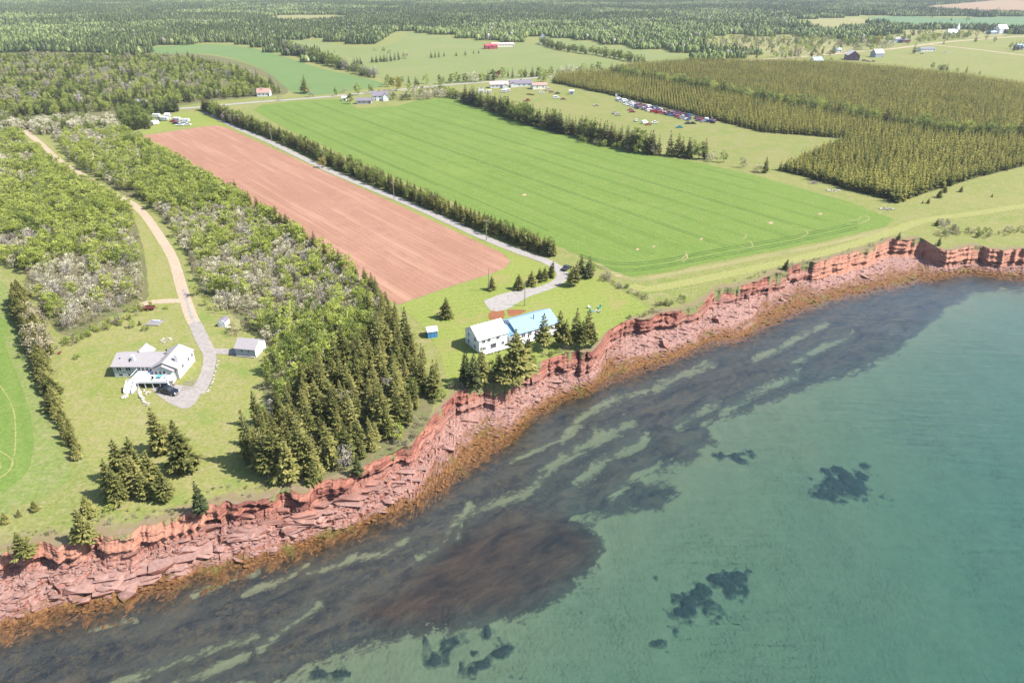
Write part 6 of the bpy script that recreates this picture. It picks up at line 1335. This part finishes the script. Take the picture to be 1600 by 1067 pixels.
# raised bed, fire ring, wall, stones
rb = empty('raised_bed', px(242, 505), R(-4), 'grey raised garden bed on the lawn behind the house', 'garden bed')
for x0, x1, y0, y1 in ((-2.1, 2.1, -1.9, -1.75), (-2.1, 2.1, 1.75, 1.9), (-2.1, -1.95, -1.74, 1.74), (1.95, 2.1, -1.74, 1.74)): MB().box(x0, x1, y0, y1, -.02, .35).build('side_board', 'pole wood', rb)
MB().box(-1.94, 1.94, -1.74, 1.74, -.02, .25).build('soil', 'concrete', rb); MB().box(-1.2, 1.2, .6, 1.2, .25, .55).build('crate', 'grey paint', rb)
def ring(x, y, n, rx, ry, label, name, sz=.4, seed=1, arc_=(0, 6.28)):
    r = random.Random(seed); e = empty(name, px(x, y), 0, label, 'stones')
    for i in range(n):
        a = arc_[0] + (arc_[1] - arc_[0]) * i / n; o = bpy.data.objects.new('stone', STONES[i % 4]); o.location = (rx * math.cos(a) + r.uniform(-.1, .1), ry * math.sin(a) + r.uniform(-.1, .1), .1); s = sz * r.uniform(.7, 1.3); o.scale = (s * 1.3, s, s); o.rotation_euler = (0, 0, r.uniform(0, 3)); link(o, e)
STONES = []
for i in range(4):
    m = rock_mesh(50 + i, .7); m.materials.clear(); m.materials.append(MT['stone']); STONES.append(m)
ring(259, 532, 14, 1.3, 1.3, 'ring of pale stones on the lawn behind the house', 'stone_ring', .55, 2)
ring(196, 620, 9, .6, .5, 'small heap of stones on the front lawn left of the stairs', 'stone_heap', .6, 3)
ring(432, 0 + 572, 5, .6, .4, 'few stones on the lawn below the garage', 'stone_heap', .4, 4) if False else None
def stone_row(pts, n, label, sz, seed):
    r = random.Random(seed); Q = smooth_line(np.array([px(*p)[:2] for p in pts]), .3); e = empty('stone_row', (Q[0][0], Q[0][1], 0), 0, label, 'stones')
    for i in range(n):
        q = Q[int(i / n * len(Q))] - Q[0]; o = bpy.data.objects.new('stone', STONES[i % 4]); s = sz * r.uniform(.6, 1.3); o.location = (q[0] + r.uniform(-.25, .25), q[1] + r.uniform(-.25, .25), .15); o.scale = (s * 1.4, s, s); o.rotation_euler = (0, 0, r.uniform(0, 3)); link(o, e)
stone_row([(342, 562), (338, 580), (331, 598), (324, 614)], 26, 'row of pale stones edging the gravel drive', .42, 5)
stone_row([(216, 606), (219, 618), (224, 626), (232, 634)], 18, 'curved low stone wall winding down from the stairs', .75, 6)
stone_row([(226, 610), (232, 614), (228, 618)], 7, 'few stones at the foot of the stairs', .6, 7)
lr = empty('timber_frames', px(296, 602), R(12), 'low weathered timber frames on the ground right of the deck', 'timber')
for i in range(6): MB().box(-1.6, 1.6, -2.2 + i * .8, -2.08 + i * .8, .0, .18).build('timber', 'pole wood', lr)
# adirondack chairs round a fire pit
def lawn_chair(x, y, rz, label, col):
    p = px(x, y); e = empty('lawn_chair', (p[0], p[1], .04), rz, label, 'chair', 'lawn chairs round the fire pit')
    MB().prism([(-.3, .38), (.35, .28), (.35, .24), (-.3, .34)], -.32, .32, axis='y').build('seat', col, e)
    for i in range(5): MB().prism([(.33, .28), (.37, .28), (.68, 1.1), (.64, 1.12)], -.32 + i * .13, -.21 + i * .13, axis='y').build('back_slat', col, e)
    for s_ in (-.42, .34): MB().box(-.4, .5, s_, s_ + .09, .58, .61).build('arm', col, e); MB().box(-.35, -.27, s_, s_ + .06, 0, .58).build('leg', col, e); MB().box(.36, .44, s_, s_ + .06, 0, .58).build('leg', col, e)
lawn_chair(922, 482, 2.6, 'grey green lawn chair left of the fire pit', 'grey paint'); lawn_chair(925, 488, 3.6, 'teal lawn chair at the front left of the fire pit', 'teal paint'); lawn_chair(936, 482, .6, 'bright teal lawn chair at the back right of the fire pit', 'teal paint'); lawn_chair(936, 488, -.5, 'grey lawn chair at the front right of the fire pit', 'grey paint')
ring(930, 486, 9, .6, .6, 'small stone fire pit between the lawn chairs', 'fire_pit', .4, 8)
# utility poles
def pole(x, y, h, label, arm=True):
    p = px(x, y); e = empty('utility_pole', (p[0], p[1], 0), random.uniform(-.2, .2) + LANE_ANG + math.pi / 2, label, 'utility pole')
    MB().tube([(0, 0, -.05), (0, 0, h)], [.17, .11], 8).build('post', 'pole wood', e)
    if arm:
        a = MB().box(-1.1, 1.1, -.06, .06, h - .8, h - .66).build('crossarm', 'pole wood', e)
        for k in (-.95, 0, .95): MB().tube([(k, 0, h - .66), (k, 0, h - .46)], .05, 6).build('insulator', 'white paint', a)
for a in [(357, 491, 8, 'white grey pole beside the curved roof shed'), (820, 478, 8, 'utility pole on the lawn behind the blue roof', False), (764, 455, 8.5, 'utility pole below the corner of the red field', False), (760, 376, 9, 'utility pole beside the lane at the near end of the red field'), (616, 312, 9, 'utility pole beside the lane halfway along the red field'), (508, 259, 9, 'third utility pole up the lane'), (425, 222, 9, 'fourth utility pole up the lane'), (360, 190, 9, 'utility pole beside the pale bare trees on the lane'), (307, 166, 9, 'utility pole where the lane meets the country road'), (190, 508, 6.5, 'thin grey pole at the edge of the woods left of the lawn', False)]: pole(*a)
# low things on the lawn edges
lo = empty('log_heap', px(93, 552), .3, 'small rusty heap beside the left hedgerow', 'heap')
for i in range(4): MB().tube([(-.3 + .18 * i, -.6, .2), (-.3 + .18 * i + .1, .6, .25)], .15, 6).build('log', 'rust red', lo)
bp_ = empty('brush_pile', px(1271, 287), 0, 'grey brush pile at the edge of the crop field', 'brush pile')
r = random.Random(4); mbp = MB()
for i in range(40):
    a = r.uniform(0, 6.28); q = Vector((r.gauss(0, 1.2), r.gauss(0, .8), r.uniform(.1, .9))); d = Vector((math.cos(a), math.sin(a), r.uniform(-.2, .6))) * r.uniform(.6, 1.6); mbp.tube([q - d, q + d], .06, 4)
mbp.build('sticks', 'pole wood', bp_)
for sx1, sy1, lab in ((1302, 298, 'stony grey heap right of the brush pile'), (1385, 327, 'row of rubble between the crop field and the plantation corner')): ring(sx1, sy1, 16, 3.0, 1.2, lab, 'rubble_heap', .9, sx1)

# ------------------------------------------------------------------ haze: the air over the whole place
hz = bpy.data.materials.new('haze'); t = nodes_of(hz); pv = N(t, 'ShaderNodeVolumePrincipled'); oo = N(t, 'ShaderNodeOutputMaterial')
pv.inputs['Color'].default_value = (.80, .88, 1.0, 1); pv.inputs['Density'].default_value = .00007; pv.inputs['Anisotropy'].default_value = .2
t.links.new(pv.outputs[0], oo.inputs['Volume'])
tag(MB().box(-7000, 7000, -1600, 7000, -31.5, 97).build('haze', [hz]), 'thin pale air haze over the whole landscape', kind='stuff')
